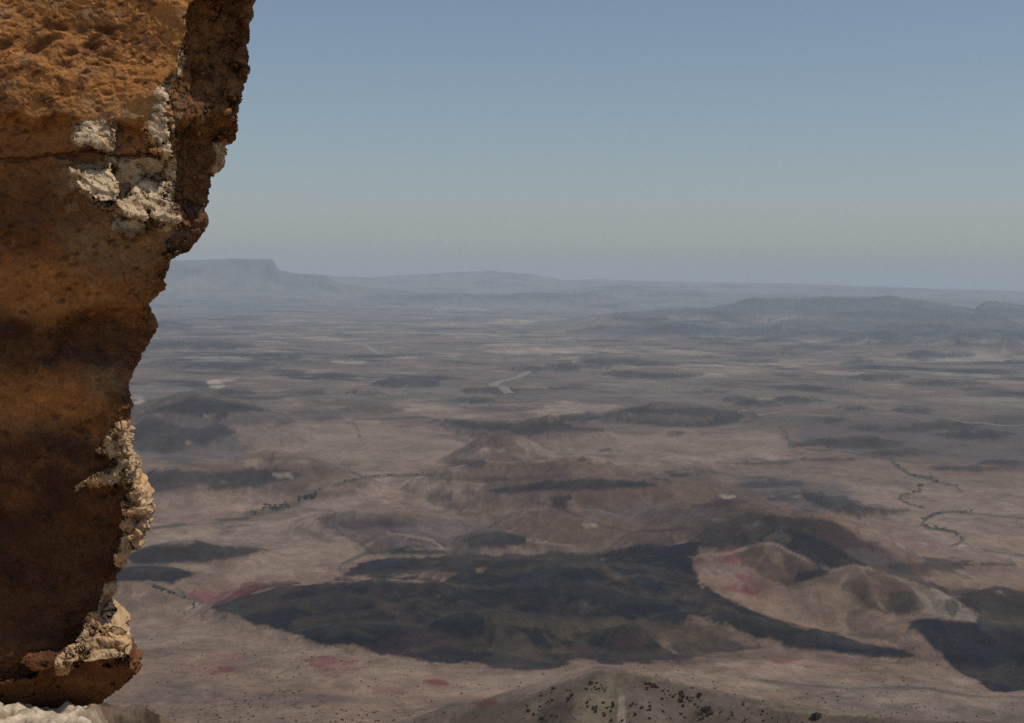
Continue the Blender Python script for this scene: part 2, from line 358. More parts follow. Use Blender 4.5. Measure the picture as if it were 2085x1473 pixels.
P_(FLAT, 14, [(960, 1385), (1100, 1362), (1400, 1362), (1700, 1360), (1900, 1385), (2260, 1412), (2260, 1470), (1700, 1420), (1400, 1395), (1250, 1366), (1100, 1400), (900, 1430)], .5)
P_(FLAT, 14, [(240, 1240), (380, 1262), (480, 1262), (600, 1300), (760, 1340), (900, 1360), (1000, 1380), (850, 1400), (640, 1395), (420, 1320), (250, 1330)], .4)
P_(FLAT, 14, [(1700, 960), (1850, 1000), (2260, 1060), (2260, 1180), (1960, 1125), (1850, 1060), (1740, 1010)], .4)
# basalt and dark ground
P_(BASALT, 7, [(440, 1238), (500, 1210), (590, 1193), (690, 1185), (800, 1182), (900, 1180), (1000, 1150), (1150, 1140), (1300, 1128), (1410, 1118), (1402, 1150), (1420, 1190), (1480, 1230), (1540, 1262), (1480, 1275), (1400, 1262), (1350, 1300), (1400, 1335), (1380, 1350), (1250, 1350), (1120, 1360), (1000, 1358), (900, 1350), (800, 1337), (720, 1322), (640, 1303), (590, 1282), (520, 1265)])
P_(BASALT, 5, [(690, 1172), (720, 1150), (780, 1133), (900, 1130), (1050, 1128), (1200, 1120), (1330, 1112), (1420, 1108), (1420, 1140), (1200, 1140), (1000, 1160), (850, 1165), (760, 1180)])
P_(BASALT, 5, [(1430, 1190), (1500, 1235), (1620, 1275), (1720, 1292), (1800, 1315), (1870, 1334), (1780, 1336), (1640, 1322), (1540, 1302), (1440, 1250)])
P_(BASALT, 5, [(1380, 1305), (1450, 1300), (1560, 1318), (1500, 1332), (1400, 1345)], .7)
P_(BASALT, 4, [(262, 1135), (310, 1113), (400, 1105), (470, 1113), (535, 1122), (480, 1137), (400, 1146), (300, 1152), (258, 1150)], .9)
P_(BASALT, 3, [(200, 1160), (260, 1155), (330, 1155), (388, 1166), (370, 1180), (335, 1191), (280, 1186), (200, 1184)])
P_(BASALT, 3, [(1000, 998), (1080, 985), (1180, 978), (1300, 976), (1322, 983), (1280, 994), (1180, 999), (1100, 1001), (1020, 1004)], .85)
P_(BASALT, 3, [(1120, 1034), (1130, 1018), (1162, 1008), (1166, 1014), (1150, 1036), (1135, 1042)], .8)
P_(DKRED, 3, [(880, 972), (1000, 972), (1080, 966), (1160, 964), (1160, 971), (1060, 978), (980, 984), (930, 978)], .7)
P_(BASALT, 5, [(255, 962), (400, 958), (560, 955), (620, 962), (600, 978), (560, 985), (520, 992), (440, 998), (380, 994), (300, 1003), (255, 1003)], .72)
P_(BASALT, 4, [(630, 945), (652, 948), (666, 962), (650, 974), (636, 968)], .8)
P_(BASALT, 4, [(260, 848), (330, 825), (390, 808), (440, 815), (500, 827), (540, 835), (470, 842), (440, 862), (390, 846), (330, 842)], .85)
P_(BASALT, 6, [(255, 870), (290, 850), (340, 862), (400, 872), (440, 862), (480, 880), (420, 905), (330, 925), (255, 912)], .7)
P_(BASALT, 3, [(1255, 838), (1290, 830), (1400, 830), (1500, 838), (1520, 846), (1500, 862), (1420, 870), (1330, 868), (1260, 856), (1300, 854), (1380, 858), (1450, 856), (1470, 846), (1400, 845), (1300, 843)], .85)
P_(BASALT, 3, [(1140, 846), (1190, 841), (1245, 850), (1200, 857), (1150, 855)], .7)
P_(BASALT, 3, [(900, 854), (980, 862), (1080, 862), (1150, 853), (1170, 868), (1230, 876), (1120, 878), (1080, 888), (1000, 876), (930, 866)], .7)
P_(BASALT, 5, [(960, 1088), (1010, 1084), (1065, 1095), (1070, 1105), (1010, 1118), (960, 1112), (945, 1098)], .8)
P_(BASALT, 5, [(770, 1115), (830, 1108), (900, 1118), (940, 1128), (860, 1130), (790, 1128)], .8)
P_(BASALT, 8, [(1400, 1108), (1425, 1078), (1500, 1048), (1600, 1043), (1680, 1054), (1742, 1088), (1800, 1130), (1900, 1188), (1980, 1198), (2260, 1200), (2260, 1245), (2010, 1262), (1940, 1215), (1850, 1175), (1760, 1150), (1690, 1158), (1650, 1170), (1600, 1140), (1540, 1112), (1470, 1120)], .78)
P_(DKRED, 10, [(1640, 1052), (1700, 1062), (1760, 1095), (1830, 1135), (1900, 1180), (1960, 1200), (1900, 1205), (1800, 1160), (1720, 1110), (1660, 1080)], .55, 1.6)
P_((.050, .036, .032), 12, [(1400, 1030), (1480, 1025), (1560, 1045), (1520, 1080), (1440, 1110), (1380, 1080)], .5, 1.6)
P_(MAUVE, 8, [(1700, 1118), (1760, 1115), (1850, 1150), (1900, 1195), (1820, 1175), (1740, 1150)], .5)
P_(BASALT, 4, [(1815, 1262), (1900, 1257), (2000, 1264), (2260, 1288), (2260, 1402), (2020, 1400), (1960, 1368), (1920, 1325), (1860, 1282)])
P_(OLIVE, 6, [(1990, 1230), (2040, 1215), (2260, 1225), (2260, 1290), (2010, 1275)], .8)
for e in DARK_HILLS:
    E_(BASALT, 5, *e, a=.62, wob=2.2)
# far ridges, haze blue put into their dark colour
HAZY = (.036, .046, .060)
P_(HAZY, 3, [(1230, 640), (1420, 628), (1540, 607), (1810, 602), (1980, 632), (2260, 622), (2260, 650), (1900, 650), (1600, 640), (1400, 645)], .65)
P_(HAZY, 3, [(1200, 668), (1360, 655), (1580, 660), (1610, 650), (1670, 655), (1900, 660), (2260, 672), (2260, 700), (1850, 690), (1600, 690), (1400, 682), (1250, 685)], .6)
P_(BASALT, 3, [(1770, 678), (1800, 671), (1830, 680), (1830, 690), (1790, 692)], .5)
# reds
P_(DKRED, 5, [(470, 1208), (500, 1192), (560, 1186), (620, 1188), (600, 1194), (540, 1204), (480, 1218)], .9)
P_(RED, 8, [(350, 1195), (480, 1188), (540, 1190), (490, 1215), (450, 1228), (400, 1222)], .65)
P_(RED, 5, [(370, 1352), (420, 1360), (470, 1358), (490, 1364), (480, 1372), (420, 1372), (380, 1365)], .95)
P_(RED, 7, [(450, 1325), (500, 1332), (515, 1345), (480, 1350), (400, 1350)], .35)
P_(RED, 6, [(620, 1345), (660, 1340), (720, 1350), (760, 1368), (700, 1384), (650, 1375)], .75)
E_(RED, 4, 885, 1390, 20, 5, .8); E_(RED, 6, 800, 1405, 30, 5, .4); E_(RED, 4, 972, 1433, 30, 8, .8); E_(RED, 4, 440, 1417, 14, 3, .6)
P_(PINK, 4, [(1408, 1155), (1450, 1132), (1530, 1130), (1600, 1180), (1600, 1215), (1540, 1235), (1460, 1200), (1420, 1180)], .95, .4)
P_(RED, 5, [(1412, 1150), (1440, 1133), (1500, 1120), (1540, 1125), (1560, 1160), (1520, 1150), (1480, 1142), (1430, 1150)], .85, .5)
P_((.21, .14, .11), 5, [(1412, 1160), (1450, 1148), (1500, 1155), (1520, 1175), (1470, 1190), (1430, 1180)], .8, .5)
P_(RED, 4, [(1450, 1196), (1500, 1203), (1540, 1212), (1580, 1190), (1550, 1180), (1500, 1172), (1530, 1190), (1500, 1196)], .85, .5)
P_((.075, .046, .036), 4, [(1495, 1128), (1530, 1112), (1562, 1099), (1580, 1104), (1604, 1120), (1640, 1140), (1664, 1158), (1650, 1178), (1600, 1195), (1560, 1180), (1520, 1150)], .9, .4)
P_((.13, .095, .065), 3, [(1548, 1108), (1565, 1102), (1590, 1128), (1600, 1160), (1575, 1150), (1556, 1125)], .7, .5)
P_(DKRED, 4, [(1590, 1140), (1630, 1150), (1660, 1170), (1620, 1185), (1600, 1165)], .5, .6)
P_(BASALT, 3, [(1620, 1160), (1680, 1158), (1690, 1168), (1650, 1180), (1610, 1190)], .8, .5)
P_(TAN, 5, [(1470, 1212), (1560, 1222), (1640, 1190), (1690, 1172), (1730, 1200), (1770, 1240), (1860, 1262), (1830, 1300), (1740, 1290), (1600, 1262), (1520, 1238)], 1, .5)
P_((.080, .052, .040), 4, [(1650, 1182), (1700, 1160), (1735, 1149), (1770, 1154), (1800, 1172), (1850, 1190), (1880, 1215), (1850, 1252), (1790, 1250), (1745, 1215), (1700, 1192)], .85, .5)
P_((.14, .105, .07), 3, [(1690, 1165), (1735, 1151), (1765, 1156), (1740, 1175), (1700, 1190), (1660, 1192)], .7, .5)
L_(DKRED, 3, [(1752, 1156), (1790, 1165), (1812, 1180)], .6, .4)
L_((.22, .165, .115), 3.0, [(1440, 1138), (1500, 1122), (1535, 1110), (1562, 1102), (1585, 1110), (1610, 1124), (1650, 1143), (1690, 1160), (1735, 1151), (1765, 1156), (1800, 1170), (1850, 1184), (1900, 1202), (1950, 1224), (1990, 1256)], .75, .35)  # lit crests and spurs of the twin hills painted as pale lines
L_((.20, .145, .10), 4.0, [(1562, 1102), (1552, 1130), (1525, 1175), (1505, 1200)], .6, .5); L_((.20, .15, .105), 4.0, [(1735, 1151), (1712, 1180), (1690, 1225)], .6, .5); L_((.20, .15, .105), 3, [(1750, 1153), (1775, 1190), (1795, 1240)], .5, .5)
P_(BASALT, 5, [(1575, 1070), (1640, 1085), (1700, 1110), (1760, 1150), (1740, 1148), (1690, 1156), (1650, 1138), (1610, 1118), (1585, 1103), (1562, 1096), (1540, 1104)], .8, .4)
P_(OLIVE, 4, [(1800, 1220), (1860, 1205), (1890, 1235), (1850, 1250), (1800, 1245)], .6, .9)
P_((.19, .15, .115), 3, [(1850, 1196), (1900, 1200), (1950, 1222), (1992, 1262), (1940, 1258), (1900, 1256), (1880, 1230)], .9, .5)
P_(OLIVE, 3, [(1928, 1222), (1945, 1220), (1960, 1240), (1945, 1256), (1930, 1245)], .7, .6)
P_(RED, 4, [(1550, 1337), (1600, 1338), (1640, 1345), (1580, 1352)], .7); E_(DKRED, 6, 1400, 1350, 60, 8, .6); E_(RED, 5, 1770, 1352, 60, 3, .4)
P_(BROWN, 6, [(1430, 1330), (1600, 1325), (1780, 1340), (1900, 1345), (1850, 1352), (1600, 1342), (1450, 1345)], .7)
P_(DKRED, 5, [(1660, 1075), (1700, 1085), (1705, 1100), (1670, 1095)], .8); E_(DKRED, 5, 1290, 1300, 45, 20, .7); E_(DKRED, 6, 1180, 1330, 60, 12, .6)
P_(DKRED, 4, [(680, 1062), (780, 1056), (860, 1072), (780, 1074), (720, 1080)], .7); L_(DKRED, 4, [(760, 1078), (830, 1090), (900, 1108), (930, 1122)], .7)
P_(DKRED, 5, [(1420, 1025), (1500, 1010), (1480, 1035), (1400, 1035)], .6)
P_(BROWN, 5, [(470, 938), (540, 924), (620, 928), (665, 948), (690, 965), (640, 985), (590, 1003), (605, 975), (560, 948)], .7)
P_(BROWN, 4, [(985, 907), (1000, 892), (1020, 887), (1045, 898), (1062, 926), (1010, 920)], .8); E_(DKRED, 3, 1182, 938, 14, 4, .7)
L_(DKRED, 2.5, [(1085, 1018), (1150, 1040), (1200, 1058), (1240, 1072), (1290, 1083), (1400, 1078)], .7, .8)
L_(DKRED, 2.2, [(560, 868), (610, 856), (680, 852), (722, 866), (735, 900)], .5); L_(DKRED, 2.2, [(720, 856), (860, 850), (980, 878), (1010, 897)], .6)
P_(MAUVE, 7, [(1190, 1040), (1300, 1032), (1420, 1040), (1480, 1060), (1300, 1066), (1200, 1060)], .6)
P_(DKRED, 6, [(1455, 1020), (1520, 1000), (1560, 1005), (1500, 1035), (1440, 1042)], .5)
P_(BROWN, 5, [(1380, 975), (1440, 968), (1500, 985), (1560, 1015), (1640, 1050), (1560, 1045), (1480, 1010)], .6)
# ochre streaks in the basalt
for pts, wd in (([(700, 1172), (820, 1166), (1000, 1160), (1120, 1150), (1220, 1156)], 5), ([(900, 1190), (960, 1196), (1060, 1182), (1140, 1165)], 3.5), ([(800, 1178), (880, 1186), (960, 1195), (1060, 1192)], 3),
                ([(860, 1228), (900, 1235), (930, 1250), (1000, 1262), (1060, 1275)], 5), ([(930, 1247), (1000, 1250), (1080, 1262)], 3), ([(990, 1275), (1100, 1270), (1200, 1262), (1300, 1262)], 5),
                ([(1040, 1300), (1080, 1330), (1110, 1345)], 5), ([(1110, 1300), (1140, 1335)], 4), ([(1190, 1190), (1300, 1170), (1420, 1210), (1560, 1250)], 3), ([(630, 1240), (700, 1228), (760, 1215)], 5),
                ([(600, 1262), (720, 1250), (820, 1232)], 5), ([(560, 1215), (600, 1205), (640, 1200)], 4), ([(840, 1325), (900, 1315), (960, 1312)], 4), ([(1300, 1330), (1340, 1325), (1420, 1312)], 4), ([(1130, 1150), (1210, 1158), (1270, 1180)], 5)):
    L_(OCHRE, wd * 1.3, pts, .45, 2.2)
P_(OCHRE, 12, [(1080, 1275), (1200, 1262), (1300, 1262), (1400, 1265), (1500, 1290), (1450, 1318), (1370, 1310), (1280, 1272), (1160, 1290)], .75)
for e in ((1270, 1200, 14, 5), (1400, 1220, 12, 4), (960, 1235, 30, 10), (1180, 1230, 25, 7), (1575, 1080, 26, 6), (1565, 1065, 22, 3), (1628, 1068, 14, 7), (1210, 1118, 60, 5), (1250, 1112, 30, 3)):
    E_(GREYT, 8, *e, a=.30, wob=2.5)
# tracks, pale ground, cliffs
for e in ((440, 782, 18, 7, .9), (470, 775, 12, 3, .7), (272, 815, 26, 8, .8), (700, 738, 45, 5, .6), (735, 762, 50, 4, .3), (1050, 655, 45, 3.5, .7), (940, 630, 55, 2, .6), (1100, 718, 70, 4, .5), (1030, 715, 40, 3, .5), (520, 712, 40, 3, .5),
          (400, 742, 20, 2, .3), (1890, 735, 110, 5, .3), (1500, 745, 60, 3, .3), (1130, 840, 60, 4, .4), (1000, 848, 80, 3, .4), (440, 955, 16, 3, .5), (395, 990, 25, 4, .5), (360, 985, 20, 3, .4), (575, 970, 18, 5, .45), (450, 985, 15, 3, .3),
          (1205, 1070, 22, 4, .8), (1000, 920, 25, 4, .6), (870, 1115, 60, 3, .5), (1920, 1108, 60, 3, .6), (1850, 1110, 30, 3, .5), (1620, 1010, 18, 4, .5), (1490, 1010, 12, 3, .6), (1600, 1012, 20, 3, .4), (1560, 815, 20, 4, .5), (1940, 1215, 30, 4, .3),
          (1750, 1235, 10, 6, .6), (1930, 880, 30, 3, .3), (380, 905, 10, 5, .5), (420, 850, 14, 5, .4), (500, 940, 120, 6, .3), (430, 1030, 160, 14, .25), (1130, 825, 260, 6, .3), (760, 830, 150, 5, .12), (1480, 928, 160, 10, .25)):
    E_(PALE, 3, *e[:4], a=e[4], wob=1.2)
E_(MAUVE, 2, 262, 814, 20, 3, .9)
L_(PALE, 2.2, [(780, 1085), (840, 1090), (880, 1100), (905, 1115)], .5); L_(PALE, 2, [(1070, 1100), (1180, 1112)], .4)
P_(PALE, 3, [(372, 1250), (382, 1238), (400, 1228), (408, 1232), (392, 1246), (380, 1256)], .8)
P_(PINK, 8, [(330, 1015), (460, 1008), (560, 1012), (620, 1020), (560, 1035), (440, 1060), (300, 1070)], .5)
for pts, wd, a in (([(270, 1078), (360, 1070), (430, 1062), (500, 1056)], 2.6, .8), ([(500, 1048), (530, 1044), (560, 1036), (600, 1028), (625, 1018), (640, 1005)], 5.5, .65), ([(640, 1000), (700, 982), (760, 972), (830, 968), (900, 966)], 2.5, .7),
                   ([(900, 938), (930, 925), (962, 914)], 2.5, .7), ([(905, 960), (912, 985), (920, 1000)], 4, .6), ([(250, 1048), (300, 1045)], 2, .5),
                   ([(1815, 942), (1830, 952), (1850, 966), (1900, 976), (1912, 982), (1870, 990), (1872, 1000), (1838, 1008), (1832, 1016), (1850, 1026), (1876, 1034)], 2.6, .85),
                   ([(1912, 982), (1950, 988), (1958, 1000)], 2, .7), ([(1980, 1045), (1935, 1042), (1900, 1048), (1880, 1058), (1876, 1066), (1890, 1074), (1940, 1082), (1958, 1096), (1955, 1105), (1932, 1113)], 2.6, .85),
                   ([(1958, 1105), (2010, 1122), (2260, 1150)], 1.8, .6), ([(1980, 1045), (2260, 1072)], 1.8, .5), ([(1590, 868), (1604, 885), (1606, 905), (1640, 922), (1632, 935), (1590, 943), (1500, 946)], 2.8, .75), ([(1640, 915), (1720, 920), (1800, 935), (1900, 948)], 2, .6),
                   ([(700, 1160), (686, 1172), (692, 1148), (740, 1128), (800, 1120)], 2.5, .7), ([(640, 1075), (700, 1090), (730, 1110), (760, 1128)], 3, .6), ([(350, 1200), (380, 1215), (410, 1226), (400, 1236), (372, 1252)], 2.8, .6),
                   ([(300, 1190), (340, 1205), (375, 1218)], 2.2, .8), ([(560, 1375), (600, 1358), (640, 1340), (690, 1335)], 2.5, .3), ([(1500, 1380), (1560, 1390), (1700, 1400), (1850, 1398), (2000, 1418), (2260, 1420)], 2.5, .45),
                   ([(1600, 1425), (1750, 1405), (1900, 1400)], 2, .3), ([(980, 1430), (880, 1440), (820, 1450), (850, 1460)], 4, .35), ([(1400, 845), (1600, 838), (1750, 840), (1900, 862)], 1.5, .4),
                   ([(560, 860), (640, 840), (720, 860), (735, 900)], 1.6, .35), ([(720, 855), (860, 850), (980, 880), (1010, 900)], 1.6, .4), ([(800, 1430), (700, 1425), (620, 1418)], 6, .3)):
    L_(SCRUB, wd, pts, a, .5)
# spur at the bottom: yellow-grey ground, pale crest and gully, dark scree
P_((.112, .084, .060), 4, [(900, 1473), (960, 1445), (1060, 1425), (1130, 1396), (1215, 1370), (1262, 1371), (1340, 1384), (1450, 1410), (1600, 1440), (1800, 1462), (2260, 1480), (2260, 1700), (900, 1700)], .9, .15)
L_((.23, .19, .12), 3, [(1185, 1382), (1215, 1375), (1240, 1372), (1290, 1377), (1330, 1386)], .9, .12); L_((.23, .19, .12), 2.5, [(1520, 1436), (1600, 1446), (1700, 1453), (1800, 1458)], .7, .3)
P_((.15, .125, .078), 9, [(1215, 1376), (1290, 1378), (1270, 1410), (1262, 1480), (1180, 1480), (1190, 1420)], .7, .4)
P_(PALE, 2.5, [(1260, 1402), (1268, 1412), (1271, 1480), (1257, 1480), (1262, 1425)], .8, .3)
P_((.055, .042, .034), 8, [(1095, 1440), (1130, 1425), (1160, 1440), (1150, 1480), (1100, 1480)], .6, .6)
P_(BROWN, 9, [(450, 1415), (520, 1402), (600, 1405), (700, 1415), (660, 1440), (560, 1440), (470, 1435)], .35)
for i in range(len(FEAT)):
    pass

def terrain_colour(x, y, z, sl, cv):
    r = np.hypot(x, y); px, py = project(x, y, z)
    n1 = fbm(x / 260, y / 260, o=5, seed=61); n2 = fbm(x / 60, y / 60, o=4, seed=67); n3 = fbm(x / 900, y / 700, o=5, seed=71)
    C = np.empty((len(x), 3), np.float32); C[:] = TAN
    def mix(c, m):
        nonlocal C
        C = C + (np.array(c, np.float32) - C) * np.clip(m, 0, 1)[:, None].astype(np.float32)
    mix(PINK, sstep(.0, .5, n1) * .5); mix(GREYT, sstep(-.1, -.6, n1 + .3 * n2) * .7)
    mix(MAUVE, sstep(1500, 3300, r) * .5)  # mauve of the haze mixed into the ground colour with distance
    # far floor: streaks of dark gravel and pale silt
    far = sstep(2300, 4200, r)
    st = fbm(x / 520, y / 420, o=6, seed=75, gain=.55); st2 = fbm(x / 330 + 7, y / 500, o=6, seed=83, gain=.6)
    mix(BASALT, sstep(.02, .40, st) * far * .85); mix(PALE, sstep(.08, .4, st2) * far * .55 * sstep(16000, 10000, r)); mix(PINK, sstep(.1, .5, n3) * far * .3)
    st3 = fbm(x / 240, y / 170, o=6, seed=79, gain=.66); mix(BASALT, sstep(.16, .36, st3) * far * .6 * sstep(12000, 6000, r)); mix(PALE, sstep(.2, .42, -st3) * far * .4 * sstep(12000, 6000, r))
    mix(SCRUB, sstep(.05, .4, fbm(x / 1500, y / 1200, o=5, seed=88)) * sstep(6000, 10000, r) * .5)
    mid = sstep(1400, 2000, r) * sstep(5000, 3000, r)
    mix(MAUVE, sstep(.0, .4, st2) * mid * .7); mix(GREYT, sstep(.1, .5, -st) * mid * .6); mix(BROWN, sstep(.1, .4, fbm(x / 130, y / 170, o=5, seed=77, gain=.6)) * mid * .45)
    # steep ground exposes dark rock, hollows hold pale silt
    stp = sstep(.16, .55, sl + .10 * n2) * sstep(650, 1000, r) * sstep(18000, 11000, r)
    mix((.070, .050, .044), stp * .45); mix((.045, .042, .050), sstep(.2, .5, sl) * sstep(1800, 4000, r) * .7 * sstep(18000, 11000, r))
    mix((.24, .185, .14), sstep(.10, .6, cv) * sstep(900, 1400, r) * .35)
    # digitised ground units, edges broken by noise
    wx = 26 * fbm(x / 95, y / 95, o=5, seed=91, gain=.6) * np.clip(1400 / r, .25, 1.3); wy = 7.5 * fbm(x / 95 + 40, y / 95, o=5, seed=93, gain=.6) * np.clip(1400 / r, .25, 1.3)
    wx2 = 9 * fbm(x / 30, y / 30, o=4, seed=95) * np.clip(1400 / r, .3, 1.2); wy2 = 3 * fbm(x / 30 + 9, y / 30, o=4, seed=97) * np.clip(1400 / r, .3, 1.2)
    brk = fbm(x / 38, y / 60, o=5, seed=101, gain=.62)
    wfar = sstep(1700, 3200, r)
    rag = fbm(x / 24, y / 34, o=5, seed=103, gain=.65) * (1 - wfar) + fbm(x / 110, y / 210, o=5, seed=105, gain=.65) * wfar
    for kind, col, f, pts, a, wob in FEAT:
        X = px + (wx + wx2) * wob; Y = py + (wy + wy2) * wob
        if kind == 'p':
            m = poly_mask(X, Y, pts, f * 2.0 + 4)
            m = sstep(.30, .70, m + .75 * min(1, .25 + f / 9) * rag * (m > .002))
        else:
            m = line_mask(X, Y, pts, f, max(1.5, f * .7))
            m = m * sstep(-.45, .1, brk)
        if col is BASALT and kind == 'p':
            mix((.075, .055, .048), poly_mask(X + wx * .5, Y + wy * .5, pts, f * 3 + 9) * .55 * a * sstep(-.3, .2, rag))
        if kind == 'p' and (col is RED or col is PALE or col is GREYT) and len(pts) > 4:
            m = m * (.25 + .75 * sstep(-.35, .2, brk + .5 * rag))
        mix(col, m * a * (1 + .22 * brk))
    # drainage lines
    dr = fbm(x / 420 + .4 * n1, y / 420, o=4, seed=141, ridged=True, gain=.45); dr2 = fbm(x / 170 + .3 * n1, y / 170, o=4, seed=143, ridged=True, gain=.45)
    dw = np.clip(r / 9000, .02, .35)
    mix(SCRUB, sstep(.80 - dw, .93, dr) * .5 * sstep(9000, 4000, r) * sstep(500, 900, r)); mix(BROWN, sstep(.70, .9, dr2) * .35 * sstep(3500, 2000, r))
    lum0 = C.mean(1); dk0 = sstep(.08, .03, lum0)
    mix((.070, .054, .038), sstep(.1, .7, cv) * dk0 * .45); mix((.045, .038, .034), sstep(-.1, -.6, cv) * dk0 * .4)
    mix((.075, .050, .042), stp * (1 - dk0) * sstep(900, 1300, r) * .2)
    # streaky texture of the basalt
    lum = C.mean(1); dark = sstep(.08, .03, lum) * sstep(3500, 2500, r)
    s3 = fbm(x / 55 + y / 300, y / 22, o=5, seed=111, gain=.62)
    s5 = fbm(x / 110 + 1.8 * n2, y / 90 + 1.6 * n1, o=6, seed=113, gain=.65)
    mix((.065, .050, .034), sstep(.15, .5, s5) * dark * .35); mix((.026, .030, .038), sstep(.1, .45, -s5) * dark * .35)
    mix(OCHRE, sstep(.15, .6, s3) * dark * .3); mix(DKRED, sstep(.25, .6, fbm(x / 80, y / 50, o=3, seed=117)) * dark * .35)
    # scrub and stones on the pale ground
    v = fbm(x / 3.1, y / 3.1, o=3, seed=121, gain=.7); vz = sstep(-.35, .45, fbm(x / 60, y / 50, o=4, seed=127))
    mix(BROWN, sstep(.28, .5, v) * sstep(2200, 900, r) * .55 * (.25 + .75 * vz) * (1 - dark))
    n4 = fbm(x / 14, y / 14, o=4, seed=145, gain=.65)
    C *= (1 + .20 * n2 + .12 * n1 + .24 * n4 * sstep(4500, 800, r) + .36 * rag)[:, None]
    # rim rock beside the camera, unseen, paled to bounce light onto the cliff
    mix((.50, .40, .28), sstep(60, 25, r)); 
    return C

ang = np.concatenate((np.radians(np.linspace(-180, -27, 90)[:-1]), np.radians(np.linspace(-27, 27, 1350)), np.radians(np.linspace(27, 180, 90)[1:-1])))
rr = [0.4]
while rr[-1] < 42000:
    r_ = rr[-1]
    if r_ < 380: st_ = .035 * r_
    elif r_ < 650: st_ = .0045 * r_
    else: st_ = min(.0062 * r_, .8 * r_ * r_ / (300 * 1334.))
    if r_ > 32000: st_ = .03 * r_
    rr.append(r_ + st_)
rr = np.array(rr)
A, R_ = np.meshgrid(ang, rr)
gx = (R_ * np.sin(A)).ravel(); gy = (R_ * np.cos(A)).ravel()
gz = height(gx, gy); 
Zg = gz.reshape(R_.shape); dR = np.gradient(rr)[:, None]
zr_ = np.gradient(Zg, axis=0) / dR; za_ = np.gradient(Zg, axis=1) / (np.gradient(ang)[None] * rr[:, None])
slope_ = np.hypot(zr_, za_)
def blur(a, n0, n1):
    for ax, n in ((0, n0), (1, n1)):
        for _ in range(2):
            c_ = np.cumsum(np.concatenate((np.repeat(a.take([0], ax), n + 1, ax), a, np.repeat(a.take([-1], ax), n, ax)), ax), ax)
            m_ = a.shape[ax]; a = (c_.take(np.arange(2 * n + 1, 2 * n + 1 + m_), ax) - c_.take(np.arange(m_), ax)) / (2 * n + 1)
    return a
curv_ = (blur(Zg, 7, 11) - Zg) / (.0035 * rr[:, None] + .5)          # >0 in hollows, <0 on crests
gc = terrain_colour(gx, gy, gz, slope_.ravel(), curv_.ravel())
PG = np.stack((gx, gy, gz), 1).reshape(R_.shape + (3,))
me = grid_mesh('ground', PG, gc, wrap=True)
# close the sheet under the camera
import bmesh
m_ground = attr_mat('desert_ground', ((.012, .10), (.09, .20), (.45, .24), (1.6, .15)), bump=(.35, .9), bstr=.5)
ground = tag(link('ground', me, m_ground), kind='structure')
gm = bpy.data.meshes.new('ground_under_camera')
inner = PG[0]; vv = [tuple(p) for p in inner] + [(0, 0, float(inner[:, 2].mean()))]
del inner
# the innermost ring (0.4 m) is filled by moving it to the centre
co = np.empty(len(me.vertices) * 3, np.float32); me.vertices.foreach_get('co', co); co = co.reshape(-1, 3)
co[:len(ang), :2] *= .001; me.vertices.foreach_set('co', co.ravel()); me.update()
bpy.data.meshes.remove(gm)

# ================================================================== FOREGROUND ROCK
EDGE = np.array([(-900, 560), (-600, 640), (-350, 700), (-160, 640), (-90, 585), (-50, 530), (-25, 516), (0, 515), (40, 509), (70, 503), (100, 499), (130, 498), (160, 492), (190, 489), (215, 482), (240, 478), (262, 480), (280, 476), (290, 462), (302, 452), (312, 447), (322, 447), (334, 440), (345, 424), (352, 418), (372, 420), (395, 417), (412, 418), (425, 413), (445, 418), (460, 410), (472, 405), (490, 386), (505, 378), (520, 350), (535, 336), (550, 332), (568, 330), (585, 322), (600, 305), (612, 297), (625, 295), (640, 297), (655, 308), (668, 312), (684, 306), (700, 296), (715, 285), (726, 274), (738, 265), (760, 257), (790, 253), (815, 251), (830, 256), (850, 252), (862, 257), (880, 259), (900, 262), (918, 259), (930, 268), (950, 272), (968, 268), (985, 272), (1000, 288), (1015, 294), (1035, 298), (1055, 300), (1075, 297), (1090, 285), (1110, 274), (1130, 256), (1150, 243), (1170, 232), (1190, 222), (1210, 217), (1235, 210), (1252, 206), (1262, 222), (1275, 237), (1290, 246), (1305, 252), (1325, 256), (1345, 264), (1360, 270), (1375, 271), (1388, 262), (1400, 246), (1415, 228), (1430, 205), (1450, 160), (1473, 128), (1500, 95), (1560, 50), (1650, 10), (1800, -30), (2100, -60), (2700, -90)])  # rows above the view form an unseen lip, shaped to shade the facet
LIME = (.68, .50, .31); SAND = (.52, .225, .068); VARN_SHADE = (.125, .050, .024); DARKB = (.050, .028, .018); GREYL = (.32, .215, .12); PURP = (.12, .075, .062)  # varnish stain tone, also used as painted shade on lower face and facet

